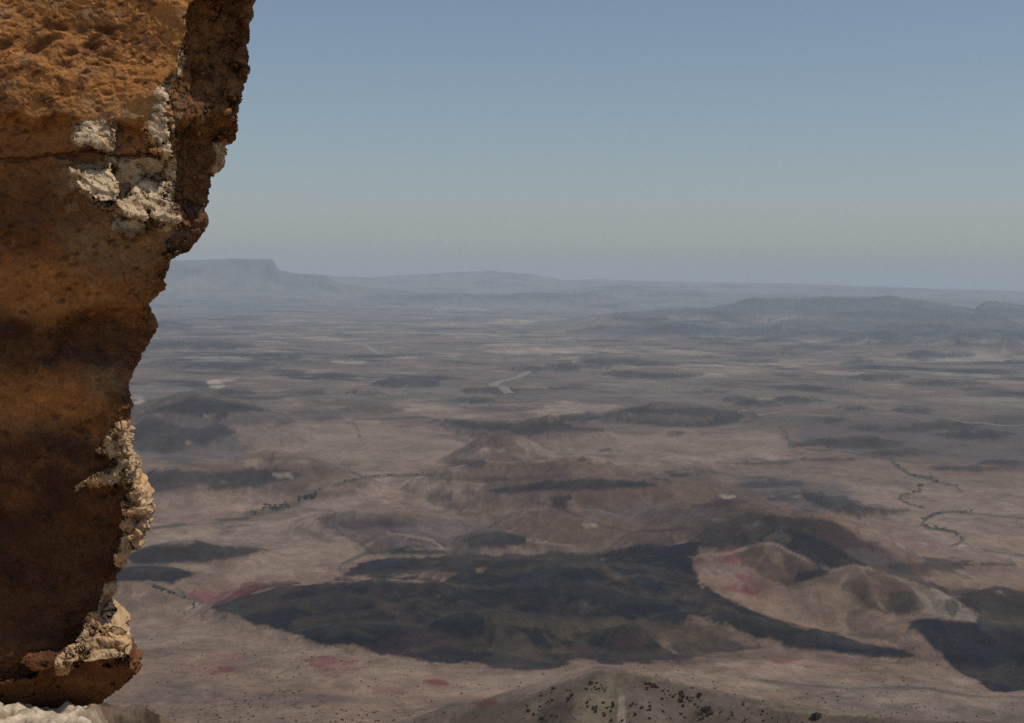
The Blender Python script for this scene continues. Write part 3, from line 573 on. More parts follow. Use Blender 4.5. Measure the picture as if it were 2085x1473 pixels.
def build_rock():
    y = np.concatenate((np.linspace(-900, -40, 110)[:-1], np.linspace(-40, 1500, 1000), np.linspace(1500, 2700, 90)[1:]))
    yf = np.linspace(-900, 2700, 3601); ef = np.interp(yf, EDGE[:, 0], EDGE[:, 1]); kk = np.hanning(17); ef = np.convolve(np.pad(ef, 8, 'edge'), kk / kk.sum(), 'valid')
    edge = np.interp(y, yf, ef)
    ks = np.hanning(91); es = np.convolve(np.pad(ef, 45, 'edge'), ks / ks.sum(), 'valid'); edge_s = np.interp(y, yf, es)
    uf = np.concatenate((np.linspace(-900, -30, 60)[:-1], np.linspace(-30, 1000, 620)))   # front columns, 1000 = silhouette
    nb = 150
    rows = len(y); nf = len(uf)
    Y = np.repeat(y[:, None], nf, 1); E_g = np.repeat(edge[:, None], nf, 1); U = np.repeat(uf[None], rows, 0)
    X = np.where(U < -30, U, -30 + (U + 30) / 1030 * (E_g + 30))
    x = X.ravel(); yy = Y.ravel(); e = E_g.ravel()
    # wobble used for every digitised unit on the rock
    wx = 9 * fbm(x / 45, yy / 45, o=4, seed=5); wy = 9 * fbm(x / 45 + 30, yy / 45, o=4, seed=6)
    xq = x + wx; yq = yy + wy
    px2m = 9.0 / F
    rn = fbm(x / 14, yy / 12, o=5, seed=7, gain=.65)
    def pm(pts, f):
        m = poly_mask(xq, yq, pts, f * 1.5)
        return m if f > 9 else sstep(.25, .75, m + .7 * rn * (m > .001))
    # depth behind the sun plane, metres (negative = towards the camera)
    yw = yy + 1.8 * wy + 22 * fbm(x / 110, yy / 200, o=4, seed=8)
    h = np.interp(yw, [-900, -500, -150, 0, 240, 262, 300, 460, 520, 640, 700, 900, 1000, 1200, 1300, 1340, 1473, 1700, 2700],
                  [.9, .35, .05, .0, -.16, .0, .03, .0, .05, .15, .24, .20, .22, .34, .30, .22, .40, .55, .9])
    def seth(pts, f, val, a=1.0):
        nonlocal h
        m = pm(pts, f) * a; h = h + (val - h) * m
    facet = pm([(425, -25), (385, 15), (372, 60), (370, 110), (345, 160), (335, 185), (350, 250), (355, 320), (345, 400), (350, 470), (330, 520), (600, 520), (700, -25)], 7)
    h = h + facet * (.10 + .30 * sstep(350, 500, x))
    # broken pale patches: chunks whose tops slope out towards the camera
    def chunk(pts, f, y0, y1, h0, h1):
        nonlocal h
        m = pm(pts, f); h = h + (np.interp(yy + 1.5 * wx, [y0, y1], [h0, h1]) - h) * m
    chunk([(138, 272), (150, 252), (185, 244), (228, 250), (234, 300), (215, 304), (180, 300), (150, 290)], 5, 246, 302, -.17, -.24)
    chunk([(300, 240), (312, 205), (330, 215), (345, 280), (352, 320), (330, 320), (290, 300), (275, 268)], 6, 205, 320, -.17, -.25)
    seth([(236, 255), (290, 262), (290, 300), (240, 310)], 5, .02)
    seth([(222, 318), (330, 320), (335, 345), (300, 365), (275, 375), (240, 412), (234, 360)], 4, -.03)
    chunk([(138, 340), (160, 345), (215, 345), (222, 325), (236, 380), (238, 410), (200, 405), (165, 385)], 4, 325, 408, -.19, -.34)
    chunk([(240, 416), (275, 375), (290, 360), (340, 370), (348, 430), (345, 460), (320, 450), (290, 420), (260, 430)], 5, 362, 455, -.20, -.35)
    chunk([(190, 412), (240, 412), (292, 420), (300, 450), (270, 452), (250, 430), (210, 425)], 5, 408, 450, -.28, -.40)
    chunk([(225, 460), (285, 445), (300, 475), (270, 490), (235, 480)], 5, 445, 488, -.24, -.36)
    h += .05 * (line_mask(xq, yq, [(0, 330), (60, 322), (140, 312), (200, 308), (240, 316), (300, 312), (350, 318)], 3, 5))
    # dark dished hollow at mid height and the lower bulges
    seth([(180, 640), (220, 632), (330, 640), (330, 720), (250, 735), (120, 720), (130, 660)], 14, .34)
    seth([(90, 870), (120, 840), (180, 845), (190, 880), (150, 915), (100, 910)], 16, .27, .8)
    # right-hand lit knobs
    seth([(300, 850), (240, 868), (215, 888), (200, 925), (235, 945), (205, 970), (165, 990), (230, 990), (300, 990)], 4, .02)
    seth([(310, 985), (270, 992), (262, 1030), (256, 1070), (245, 1100), (240, 1150), (310, 1100)], 5, .08)
    # bottom ledge: its top slopes towards the camera, below it the undercut
    led = pm([(192, 1252), (230, 1256), (300, 1330), (300, 1350), (150, 1352), (100, 1385), (40, 1350), (60, 1330), (120, 1330), (150, 1300)], 4)
    h = h + led * (np.interp(yy, [1250, 1345, 1390], [.12, -.16, -.18]) - h)
    und = pm([(300, 1345), (160, 1348), (60, 1380), (-60, 1395), (-60, 1600), (300, 1600)], 6)
    h = h + und * (np.interp(yy, [1340, 1400, 1473, 1600], [-.15, -.02, .22, .5]) - h)
    # roughness
    pale = np.zeros(len(x), np.float32)
    for p, f in (([(138, 275), (145, 250), (185, 240), (232, 250), (236, 262), (300, 262), (300, 230), (312, 200), (335, 210), (352, 300), (356, 330), (350, 440), (345, 470), (300, 470), (230, 470), (228, 425), (190, 415), (150, 385), (135, 340), (215, 330), (215, 308), (150, 295)], 5),
                 ([(300, 855), (240, 868), (215, 885), (195, 930), (230, 940), (190, 975), (150, 990), (150, 1000), (240, 985), (262, 1000), (255, 1070), (238, 1150), (300, 1120), (330, 1000)], 5),
                 ([(190, 1246), (320, 1230), (300, 1325), (250, 1335), (165, 1342), (140, 1372), (112, 1380), (118, 1340), (150, 1300)], 5),
                 ([(215, 1190), (250, 1190), (215, 1270), (196, 1258), (205, 1235)], 3), ([(316, 195), (350, 150), (372, 85), (378, 110), (368, 130), (350, 200), (340, 220)], 4), ([(436, 290), (460, 290), (460, 350), (420, 350), (440, 330)], 4)):  # knob, ledge and edge outlines follow sunlit areas: light put into the pale colour
        pale = np.maximum(pale, pm(p, f))
    D = 9.0 + .094 * (yy * px2m) + h
    wxm = x * px2m; wym = yy * px2m
    # tafoni: pits of several sizes
    pit = np.zeros(len(x))
    rs = np.random.RandomState(5)
    def pits(n, xr, yr, s0, s1, dep):
        for i in range(n):
            cx, cy = rs.uniform(*xr), rs.uniform(*yr); s = rs.uniform(s0, s1) ** 1; ax = s * rs.uniform(1.2, 2.4); ay = s * rs.uniform(.6, 1.1); rot = rs.uniform(-.1, .6)
            idx = np.nonzero((np.abs(x - cx) < ax * 2.2) & (np.abs(yy - cy) < ax * 2.2))[0]
            dx = x[idx] - cx + .4 * wx[idx]; dy = yy[idx] - cy + .4 * wy[idx]; a = (dx * math.cos(rot) - dy * math.sin(rot)) / ax; b = (dx * math.sin(rot) + dy * math.cos(rot)) / ay
            q = np.exp(-(a * a + b * b) ** 1.5); pit[idx] = np.maximum(pit[idx], q * dep * s)
    pits(60, (-30, 360), (-30, 240), 1.5, 5, .0028)
    pits(7, (0, 240), (10, 110), 7, 13, .0030)
    pits(80, (-30, 340), (450, 640), 2, 6, .003)
    pits(60, (0, 500), (0, 480), 2, 5, .003)
    pits(110, (0, 260), (640, 1200), 2, 6, .0025)
    pits(70, (130, 270), (1240, 1350), 3, 8, .004)
    pits(30, (200, 300), (870, 1100), 4, 9, .004)
    # roll off to the silhouette
    d = np.clip(e - x, 0, 60); Rr = 14.
    D = D + np.where(d < Rr, (Rr - np.sqrt(np.clip(Rr * Rr - (Rr - d) ** 2, 0, None))), 0) * px2m * 1.6
    # colours
    C = np.empty((len(x), 3)); C[:] = SAND
    def mix(c, m):
        nonlocal C
        C = C + (np.array(c) - C) * np.clip(m, 0, 1)[:, None]
    n1 = fbm(x / 120, yy / 90, o=5, seed=31, gain=.6); n2 = fbm(x / 35, yy / 18 - x / 60, o=5, seed=33, gain=.62); n3 = fbm(x / 60 + 5, yy / 30, o=5, seed=35)
    mix(VARN_SHADE, sstep(.04, .5, n2 + .6 * n1) * .65); mix(GREYL, sstep(.12, .6, n3) * .5)
    mix(VARN_SHADE, pm([(-60, 150), (60, 190), (140, 215), (250, 235), (150, 250), (60, 300), (-60, 330)], 20) * .25)
    n5 = fbm(x / 22 - yy / 50, yy / 11 + x / 30, o=5, seed=38, gain=.68)
    mix((.075, .026, .018), sstep(.16, .46, n5 + .35 * n1) * .62 * (.4 + .6 * sstep(300, 200, yy)))
    mix((.50, .27, .11), sstep(.15, .5, -n5) * .35 * sstep(320, 200, yy))
    mix(DARKB, sstep(.30, .55, n5 - .3 * n3) * .5)
    mix(VARN_SHADE, pm([(30, 30), (160, 20), (190, 70), (130, 110), (60, 100)], 15) * sstep(-.3, .3, n2) * .8)
    mix(VARN_SHADE, sstep(235, 330, yy) * sstep(640, 520, yy) * .45 * (1 - sstep(120, 260, x) * .5))
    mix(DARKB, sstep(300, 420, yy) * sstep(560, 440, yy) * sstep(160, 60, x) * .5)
    mix(DARKB, sstep(610, 690, yy + .12 * x + 25 * n1) * sstep(790, 720, yy + 20 * n1) * .75)  # shade of the mid-height hollow painted dark
    mix(VARN_SHADE, sstep(700, 900, yy) * .45); mix(DARKB, sstep(880, 1080, yy + 40 * n1) * sstep(1350, 1290, yy - .0 * x) * .72)  # dimming down the overhang put into the rock colour
    mix((.085, .030, .018), sstep(.05, .45, n1 - .4 * n3) * sstep(420, 560, yy) * .6); mix(SAND, sstep(.10, .45, -n1 + .5 * n2) * sstep(480, 560, yy) * sstep(1000, 800, yy) * .45); mix(VARN_SHADE, sstep(330, 520, yy + 40 * n1) * .38); mix(DARKB, sstep(-.1, .4, n1 + .5 * n2) * sstep(300, 450, yy) * .35)
    mix(DARKB, facet * .55); mix(VARN_SHADE, facet * sstep(.0, .5, n2) * .5)  # shade of the turned-away facet put into its colour
    mix(PURP, pm([(340, 420), (400, 400), (420, 440), (400, 480), (360, 510), (330, 500)], 12) * sstep(-.3, .3, n3) * .8)
    mix(SAND, pm([(-60, 800), (60, 790), (140, 760), (200, 800), (240, 850), (150, 850), (40, 880), (-60, 900)], 25) * .5)
    mix(SAND, pm([(-60, 560), (100, 530), (220, 570), (230, 610), (100, 640), (-60, 640)], 20) * .6)
    mix(SAND, pm([(-60, 1420), (60, 1390), (180, 1370), (280, 1340), (280, 1400), (150, 1430), (60, 1473), (-60, 1500)], 15) * .25); mix(DARKB, sstep(1360, 1440, yy) * .35)  # ledge underside: painted shade against the bounce light
    mix(GREYL, pm([(120, 470), (300, 440), (330, 500), (280, 560), (150, 540)], 22) * .55)
    mix(GREYL, pm([(170, 760), (235, 740), (240, 800), (190, 820)], 14) * .5)
    mix(LIME, pale * (1 - .35 * sstep(.1, .5, n3)))
    halo = pm([(120, 235), (360, 190), (372, 330), (360, 490), (300, 560), (180, 540), (110, 400)], 26) * (1 - pale); mix((.36, .235, .125), halo * sstep(-.25, .35, n5) * .75)
    mix(SAND, pm([(236, 258), (295, 262), (330, 300), (330, 315), (240, 315)], 6) * .85)
    mix(VARN_SHADE, np.clip(pit / .02, 0, 1) * .75)
    C *= (1 + .25 * n2)[:, None]
    pts = CAM + D[:, None] * (fw + rt * ((x - CX) / F)[:, None] - up * ((yy - CY) / F)[:, None])
    G = pts.reshape(rows, nf, 3)
    # back of the rock: carries on from the silhouette, away from the camera and to the left
    t = (np.arange(nb) + 1.0) / nb
    last = G[:, -1]; wid = 4.2; dep = np.interp(y, [-300, -20, 60, 850, 3000], [.5, .6, 1.6, 1.9, 2.4])
    back = np.empty((rows, nb, 3))
    for k, tt in enumerate(t):
        a = tt ** 2.0 * math.pi * .5
        back[:, k] = last + np.stack((np.full(rows, -(1 - math.cos(a)) * wid), math.sin(a) * dep, np.zeros(rows)), 1)
    G = np.concatenate((G, back), 1); nt_ = nf + nb
    def full(v): return np.concatenate((v.reshape(rows, nf), np.repeat(v.reshape(rows, nf)[:, -1:], nb, 1)), 1).ravel()
    def zero(v): return np.concatenate((v.reshape(rows, nf), np.zeros((rows, nb))), 1).ravel()
    pale = full(pale); pit = zero(pit); dE = zero(e - x); YY = np.repeat(y, nt_)
    fr = zero(facet * .030 * fbm(wxm / .08, wym / .35, o=4, seed=23, ridged=True)) * sstep(0, 50, dE)
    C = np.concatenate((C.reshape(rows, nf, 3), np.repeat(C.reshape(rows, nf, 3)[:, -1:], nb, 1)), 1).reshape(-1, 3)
    N = np.cross(np.gradient(G, axis=0), np.gradient(G, axis=1)); N /= np.linalg.norm(N, axis=2, keepdims=True) + 1e-12
    N = N.reshape(-1, 3); N *= np.sign((N @ -fw).mean())
    q = G.reshape(-1, 3)
    bigz = fbm(q[:, 0] / .5, q[:, 1] / .5, q[:, 2] / .42, o=3, seed=15)
    med = fbm(q[:, 0] / .11, q[:, 1] / .11, q[:, 2] / .085, o=5, seed=17, gain=.58)
    rid = fbm(q[:, 0] / .07, q[:, 1] / .07, q[:, 2] / .06, o=3, seed=19, ridged=True)
    hole = fbm(q[:, 0] / .06, q[:, 1] / .06, q[:, 2] / .055, o=3, seed=30)
    def shards(u, v, sc, seed):
        """broken-rock relief: each cell is a flat tilted facet"""
        U = u / sc + .5 * fbm(u / sc, v / sc, o=2, seed=seed); V = v / sc + .5 * fbm(u / sc + 9, v / sc, o=2, seed=seed + 1)
        iu = np.floor(U); iv = np.floor(V); best = np.full(len(U), 9.0, np.float32); out = np.zeros(len(U), np.float32)
        for a in (-1, 0, 1):
            for b in (-1, 0, 1):
                cu = (iu + a); cv = (iv + b); hu = cu.astype(np.int64).astype(np.uint32); hv = cv.astype(np.int64).astype(np.uint32)
                du = U - cu - .5 - .4 * _hash(hu, hv, np.uint32(1), seed); dv = V - cv - .5 - .4 * _hash(hu, hv, np.uint32(2), seed)
                d = du * du + dv * dv; m = d < best; best = np.where(m, d, best)
                val = .5 * _hash(hu, hv, np.uint32(3), seed) + du * _hash(hu, hv, np.uint32(4), seed) * .9 + dv * _hash(hu, hv, np.uint32(5), seed) * .9
                out = np.where(m, val, out)
        return out
    su = q[:, 0] + .8 * q[:, 1]; sv = q[:, 2] + .15 * q[:, 0]
    sh1 = shards(su, sv * 1.3, .19, 401); sh2 = shards(su, sv * 1.3, .065, 411); sh3 = shards(su, sv, .026, 421)
    low = sstep(500, 620, YY)
    disp = (.014 - .006 * pale * (YY < 500)) * med + .004 * rid - pit + (.006 + .026 * pale) * sh1 + (.004 + np.where(YY < 500, .008, .009) * pale) * sh2 + (.0020 + np.where(YY < 500, .002, .004) * pale) * sh3 - pale * .028 * sstep(.2, .5, hole) * np.where(YY < 500, .35, 1) + fr
    vor = np.abs(fbm(q[:, 0] / .055, q[:, 1] / .055, q[:, 2] / .05, o=4, seed=29, gain=.7)); crag = fbm(q[:, 0] / .2, q[:, 1] / .2, q[:, 2] / .2, o=4, seed=27, ridged=True)
    disp += pale * (.012 * crag - .012 * vor + .003 * rid) * np.where((YY < 500), .15, .6)
    disp += zero(facet) * (.020 * sh1 + .012 * sh2)
    crv = sstep(60, 0, dE) * (.020 * sh1 + .013 * sh2 + .005 * sh3); disp += crv
    G = (q + N * (disp * sstep(-900, -700, YY))[:, None] + fw[None] * (-.06 * bigz * sstep(0, 60, dE))[:, None]).reshape(rows, nt_, 3)
    mix((.56, .37, .19), pale * sstep(600, 800, YY) * sstep(-.5, .1, med) * .8); mix(SAND, pale * sstep(600, 800, YY) * sstep(.05, .5, sh1) * .4)
    mix(VARN_SHADE, pale * sstep(.25, .45, hole) * .6); mix((.55, .38, .21), pale * sstep(-.05, .4, med) * .6); C *= (1 + .12 * sh2 + .08 * sh1)[:, None]
    C = np.clip(C, 0, 1)
    PF = G; CF = C.reshape(rows, nt_, 3)
    P = PF; Cc = CF
    # lower rows: close towards the axis so that the mass stands on the shelf
    # cap rows at the top
    top = P[:1].copy(); cen = P[0].mean(0)
    caps = [cen + (P[0] - cen) * s + np.array((0, 0, .5 * (1 - s))) for s in (.75, .45, .15, .0)]
    for c in caps:
        P = np.concatenate((c[None], P), 0); Cc = np.concatenate((Cc[:1], Cc), 0)
    # flip so that normals face out
    return P[:, ::-1], Cc[:, ::-1]

PR, CR = build_rock()
m_rock = attr_mat('sandstone', ((7, .22), (38, .22), (150, .12)), bump=(26, .02), bstr=.7)
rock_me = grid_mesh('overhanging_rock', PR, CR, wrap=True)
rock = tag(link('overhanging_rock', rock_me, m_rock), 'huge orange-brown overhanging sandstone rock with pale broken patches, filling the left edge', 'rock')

# shelf of pale limestone under the rock; unseen near part added for bounce light
def build_shelf():
    n = 420
    gxx, gyy = np.meshgrid(np.linspace(-9, -1.2, n), np.linspace(.6, 17, n + 160))
    x = gxx.ravel(); y = gyy.ravel()
    P0 = np.array([(-9.5, .2), (-2.4, .2), (-1.9, 4.0), (-2.1, 7.0), (-2.35, 9.0), (-3.0, 10.8), (-3.95, 13.2), (-5.2, 14.6), (-7, 16), (-9.5, 17)])
    sd = poly_mask(x + .35 * fbm(x / .8, y / .8, o=5, seed=51), y + .35 * fbm(x / .8 + 9, y / .8, o=4, seed=52), P0, .5)
    z = 297.0 - np.where(y > 9, (y - 9) * .29, (y - 9) * .19) + .10 * fbm(x / .8, y / .8, o=5, seed=53, gain=.6) + .10 * fbm(x / .25, y / .25, o=4, seed=54, ridged=True)
    z = z - (1 - sstep(.35, .65, sd)) * 9.5 - (1 - sd) * 3
    C = np.empty((len(x), 3)); C[:] = (.62, .50, .36)
    z = z - .07 * sstep(.05, .4, fbm(x / .16, y / .16, o=4, seed=56)) - .03 * np.abs(fbm(x / .07, y / .07, o=4, seed=50))
    m = np.maximum(sstep(.0, .3, fbm(x / .16, y / .16, o=4, seed=56)), sstep(.1, .4, fbm(x / .5, y / .5, o=5, seed=55)))
    C = C + (np.array((.20, .125, .07)) - C) * (m * .75)[:, None]
    return np.stack((x, y, z), 1).reshape(n + 160, n, 3), C.reshape(n + 160, n, 3)
PS, CS = build_shelf()
shelf = tag(link('rock_ledge', grid_mesh('rock_ledge', PS, CS), m_rock), 'pale pitted sunlit limestone ledge under the overhanging rock at the bottom left corner', 'ledge')


# rocky outcrop lower down the slope, right of the ledge
def build_outcrop():
    n = 300
    a = np.linspace(180, 520, n); rr_ = np.linspace(34, 62, n)
    PX, RR = np.meshgrid(a, rr_); px = PX.ravel(); r_ = RR.ravel()
    d = fw[None] + rt[None] * ((px - CX) / F)[:, None] - up[None] * ((1440 - CY) / F)
    h2_ = np.hypot(d[:, 0], d[:, 1]); x = d[:, 0] / h2_ * r_; y = d[:, 1] / h2_ * r_
    cy = np.interp(px, [180, 240, 262, 290, 315, 340, 370, 410, 450, 520], [1404, 1408, 1408, 1415, 1424, 1432, 1452, 1474, 1500, 1560])
    dz = fw[2] + rt[2] * (px - CX) / F - up[2] * (cy - CY) / F
    zc = 300 + dz / h2_ * 48
    u = (r_ - 48)
    nz = fbm(x / 1.6, y / 1.6, o=5, seed=57, gain=.6) * 1.0 + .5 * fbm(x / .5, y / .5, o=4, seed=58, ridged=True)
    z = zc - .5 + nz * .28 - np.where(u < 0, -u * .62, u * .5)
    C = np.empty((len(x), 3)); C[:] = (.16, .11, .075)
    m = sstep(-.2, .3, fbm(x / .5, y / .5, o=4, seed=59)); C = C + (np.array((.05, .034, .022)) - C) * (m * .85)[:, None]  # brown rock with the shadow of its edge put into the colour
    C = C + (np.array((.30, .24, .16)) - C) * (sstep(330, 360, px + 20 * nz) * sstep(.0, .3, nz) * .8)[:, None]
    return np.stack((x, y, z), 1).reshape(n, n, 3)[:, ::-1], C.reshape(n, n, 3)[:, ::-1]
PO, CO_ = build_outcrop()
tag(link('rocky_outcrop', grid_mesh('rocky_outcrop', PO, CO_), m_rock), 'low dark brown rocky outcrop on the slope just right of the pale ledge', 'outcrop')

# ================================================================== small things on the slopes
RS = np.random.RandomState(11)
GZ = gz.reshape(R_.shape)
def drop(px, py, rmin=120):
    """where the line of sight meets the ground sheet"""
    d = ray(px, py); a = math.atan2(d[0], d[1]); i = int(np.searchsorted(ang, a)); i = min(max(i, 1), len(ang) - 1)
    t = (a - ang[i - 1]) / (ang[i] - ang[i - 1]); col = GZ[:, i - 1] * (1 - t) + GZ[:, i] * t
    zr = CAM[2] + d[2] / math.hypot(d[0], d[1]) * rr
    k = np.nonzero((col >= zr) & (rr > rmin))[0]
    if len(k) == 0: return None
    k = k[0]; f0 = zr[k - 1] - col[k - 1]; f1 = col[k] - zr[k]; s_ = f0 / (f0 + f1 + 1e-9)
    r_ = rr[k - 1] + (rr[k] - rr[k - 1]) * s_; z_ = col[k - 1] + (col[k] - col[k - 1]) * s_
    return Vector((math.sin(a) * r_, math.cos(a) * r_, z_)), r_

def pydata(name, V, Fc, mat):
    me_ = bpy.data.meshes.new(name); me_.from_pydata([tuple(v) for v in V], [], Fc); me_.update(); me_.materials.append(mat); return me_

def leaf_mat(name, c1, c2):
    m, t, b = new_mat(name); tc = t.nodes.new('ShaderNodeTexCoord'); n = noise_node(t, 2.2, 3, .6, tc.outputs['Object'])
    cr = t.nodes.new('ShaderNodeValToRGB'); cr.color_ramp.elements[0].color = (*c1, 1); cr.color_ramp.elements[1].color = (*c2, 1)
    cr.color_ramp.elements[0].position = .35; cr.color_ramp.elements[1].position = .65
    t.links.new(n.outputs[0], cr.inputs[0]); t.links.new(cr.outputs[0], b.inputs['Base Color']); return m
m_shrub = leaf_mat('dry_shrub', (.045, .032, .024), (.095, .068, .048))
m_tree = leaf_mat('acacia_leaves', (.066, .066, .050), (.105, .100, .076))
m_bould = leaf_mat('boulder_stone', (.050, .034, .024), (.13, .095, .068))

def shrub_geo(rng, w=1.0, h=.7, n=70, leaf=.16, flat=.0):
    """stems and a ragged dome of small leaf clumps"""
    V = []; Fc = []
    def tri(p, s):
        a = rng.randn(3); a /= np.linalg.norm(a); b = np.cross(a, rng.randn(3)); b /= np.linalg.norm(b) + 1e-9; k = len(V)
        V.extend([p + a * s, p + b * s, p - a * s, p - b * s]); Fc.append((k, k + 1, k + 2, k + 3))
    lobes = [(rng.uniform(-.3, .3) * w, rng.uniform(-.3, .3) * w, rng.uniform(.35, .65) * h + flat, rng.uniform(.22, .38)) for _ in range(6)]
    for i in range(n):
        lx, ly, lz, lr = lobes[i % 6]; d = rng.randn(3); d /= np.linalg.norm(d)
        p = np.array((lx + d[0] * lr * w, ly + d[1] * lr * w, max(.03, lz + d[2] * lr * h * (.45 if flat else 1)))); tri(p, leaf * w * rng.uniform(.6, 1.2))
    for lx, ly, lz, lr in lobes:
        k = len(V); r0 = .03 * w
        for q in range(3):
            a = q * 2.1; V.append(np.array((math.cos(a) * r0, math.sin(a) * r0, -.15)))
        for q in range(3):
            a = q * 2.1; V.append(np.array((lx + math.cos(a) * r0 * .4, ly + math.sin(a) * r0 * .4, lz)))
        for q in range(3): Fc.append((k + q, k + (q + 1) % 3, k + 3 + (q + 1) % 3, k + 3 + q))
    return V, Fc

shrub_me = [pydata('desert_shrub', *shrub_geo(np.random.RandomState(60 + i), 1.0, .8, 80, .15), m_shrub) for i in range(5)]
tree_me = []
for i in range(4):
    V, Fc = shrub_geo(np.random.RandomState(80 + i), 5.0, 3.0, 150, .09, flat=1.3)
    tree_me.append(pydata('acacia_tree', V, Fc, m_tree))

def boulder_geo(seed, sx, sy, sz):
    bm = bmesh.new(); bmesh.ops.create_icosphere(bm, subdivisions=3, radius=.5)
    rng = np.random.RandomState(seed)
    for _ in range(9):                                   # flat fracture faces
        nrm = Vector(rng.randn(3)).normalized(); d = rng.uniform(.28, .42)
        for v in bm.verts:
            k = v.co.dot(nrm) - d
            if k > 0: v.co -= nrm * k
    co_ = np.array([v.co[:] for v in bm.verts]); nz = fbm(co_[:, 0] * 4 + seed, co_[:, 1] * 4, co_[:, 2] * 4, o=3, seed=seed)
    for v, k in zip(bm.verts, nz):
        v.co *= 1 + .12 * float(k); v.co.x *= sx; v.co.y *= sy; v.co.z *= sz
    me_ = bpy.data.meshes.new('boulder'); bm.to_mesh(me_); bm.free(); me_.materials.append(m_bould); return me_
bould_me = [boulder_geo(i, 1.3, .9, .7) for i in range(5)]

def place(name, mes, spots, label, cat, group, smin, smax, sink=.06, sizef=None):
    out = []
    for px, py in spots:
        hit = drop(px, py)
        if hit is None: continue
        p, r_ = hit
        o = bpy.data.objects.new(name, mes[RS.randint(len(mes))]); COL.objects.link(o)
        s_ = RS.uniform(smin, smax) ** 1.0 if sizef is None else sizef(px, py) * RS.uniform(.8, 1.25)
        o.location = p - Vector((0, 0, sink * s_)); o.rotation_euler = (0, 0, RS.uniform(0, 6.28)); o.scale = (s_, s_ * RS.uniform(.8, 1.2), s_ * RS.uniform(.8, 1.15))
        tag(o, label, cat, group); out.append(o)
    return out

def scatter(poly, n, clump=0.0):
    P = np.array(poly, float); res = []
    lo_, hi_ = P.min(0), P.max(0)
    while len(res) < n:
        if clump and res and RS.rand() < clump:
            q = res[RS.randint(len(res))]; x = q[0] + RS.randn() * 9; y = q[1] + RS.randn() * 4
        else:
            x = RS.uniform(lo_[0], hi_[0]); y = RS.uniform(lo_[1], hi_[1])
        if poly_mask(np.array([x]), np.array([y]), poly, .01)[0] > .5: res.append((x, y))
    return res

# digitised dark bushes on the spur at the bottom of the view
right = scatter([(1275, 1386), (1330, 1390), (1400, 1408), (1470, 1424), (1560, 1448), (1620, 1473), (1440, 1473), (1400, 1448), (1350, 1420), (1290, 1400)], 105, .35)
top = scatter([(1180, 1392), (1215, 1390), (1238, 1400), (1230, 1412), (1195, 1410), (1172, 1402)], 22, .3)
left = scatter([(1060, 1432), (1110, 1404), (1160, 1392), (1180, 1420), (1190, 1470), (1095, 1472)], 48, .3)
face = scatter([(1190, 1420), (1350, 1420), (1440, 1472), (1190, 1472)], 30, .2)
big = lambda px, py: RS.choice([.55, .85, 1.45], p=[.5, .35, .15])
place('desert_shrub', shrub_me, right, 'dark dry shrub on the right flank of the yellowish spur at the bottom', 'shrub', 'shrubs on the right flank of the bottom spur', 1, 2, sizef=big)
place('desert_shrub', shrub_me, top, 'dark dry shrub in the clump just under the pale crest of the bottom spur', 'shrub', 'shrubs under the crest of the bottom spur', 1, 2, sizef=big)
place('desert_shrub', shrub_me, left, 'dark dry shrub on the left shoulder of the bottom spur', 'shrub', 'shrubs on the left shoulder of the bottom spur', 1, 2, sizef=big)
place('desert_shrub', shrub_me, face, 'small dark shrub on the bare face beside the pale gully of the bottom spur', 'shrub', 'shrubs on the face of the bottom spur', .8, 1.3)
place('desert_shrub', shrub_me, [(1664, 1464)], 'largest lone dark bush right of the bottom spur at the lower edge of the view', 'shrub', None, 3.6, 3.8)
# acacias along the dry river beds
w1 = [(x, y) for x, y in scatter([(492, 1056), (505, 1040), (560, 1028), (640, 1000), (652, 1008), (620, 1026), (560, 1044)], 34, .3)]
place('acacia_tree', tree_me, w1, 'small green acacia in the thicket of the dry river bed left of centre', 'tree', 'acacias in the left river bed', .5, 1.3, .02)
def along(pts, n, j):
    P = np.array(pts, float); L = np.r_[0, np.cumsum(np.hypot(*np.diff(P, axis=0).T))]; res = []
    for t in RS.uniform(0, L[-1], n): res.append((np.interp(t, L, P[:, 0]) + RS.randn() * j * 2, np.interp(t, L, P[:, 1]) + RS.randn() * j))
    return res
mea = [(1815, 942), (1830, 952), (1850, 966), (1900, 976), (1912, 982), (1870, 990), (1872, 1000), (1838, 1008), (1832, 1016), (1850, 1026), (1876, 1034)]
mea2 = [(1980, 1045), (1935, 1042), (1900, 1048), (1880, 1058), (1876, 1066), (1890, 1074), (1940, 1082), (1958, 1096), (1955, 1105), (1932, 1113)]
place('acacia_tree', tree_me, along(mea, 34, 1.2), 'tiny green acacia along the upper loops of the winding river bed at the right', 'tree', 'acacias on the upper river loops', .35, .85, .02)
place('acacia_tree', tree_me, along(mea2, 34, 1.2), 'tiny green acacia along the lower loop of the winding river bed at the right edge', 'tree', 'acacias on the lower river loop', .3, .8, .02)
place('acacia_tree', tree_me, along([(640, 1002), (700, 982), (760, 972), (830, 968), (900, 966)], 22, 1), 'tiny green acacia strung along the pale plain towards the centre', 'tree', 'acacias on the central stream', .3, .8, .02)
place('acacia_tree', tree_me, along([(300, 1190), (340, 1205), (375, 1218), (400, 1232), (375, 1252)], 26, 1.2), 'dark green bush lining the little gully near the overhanging rock', 'bush', 'bushes in the gully near the rock', .28, .55, .02)
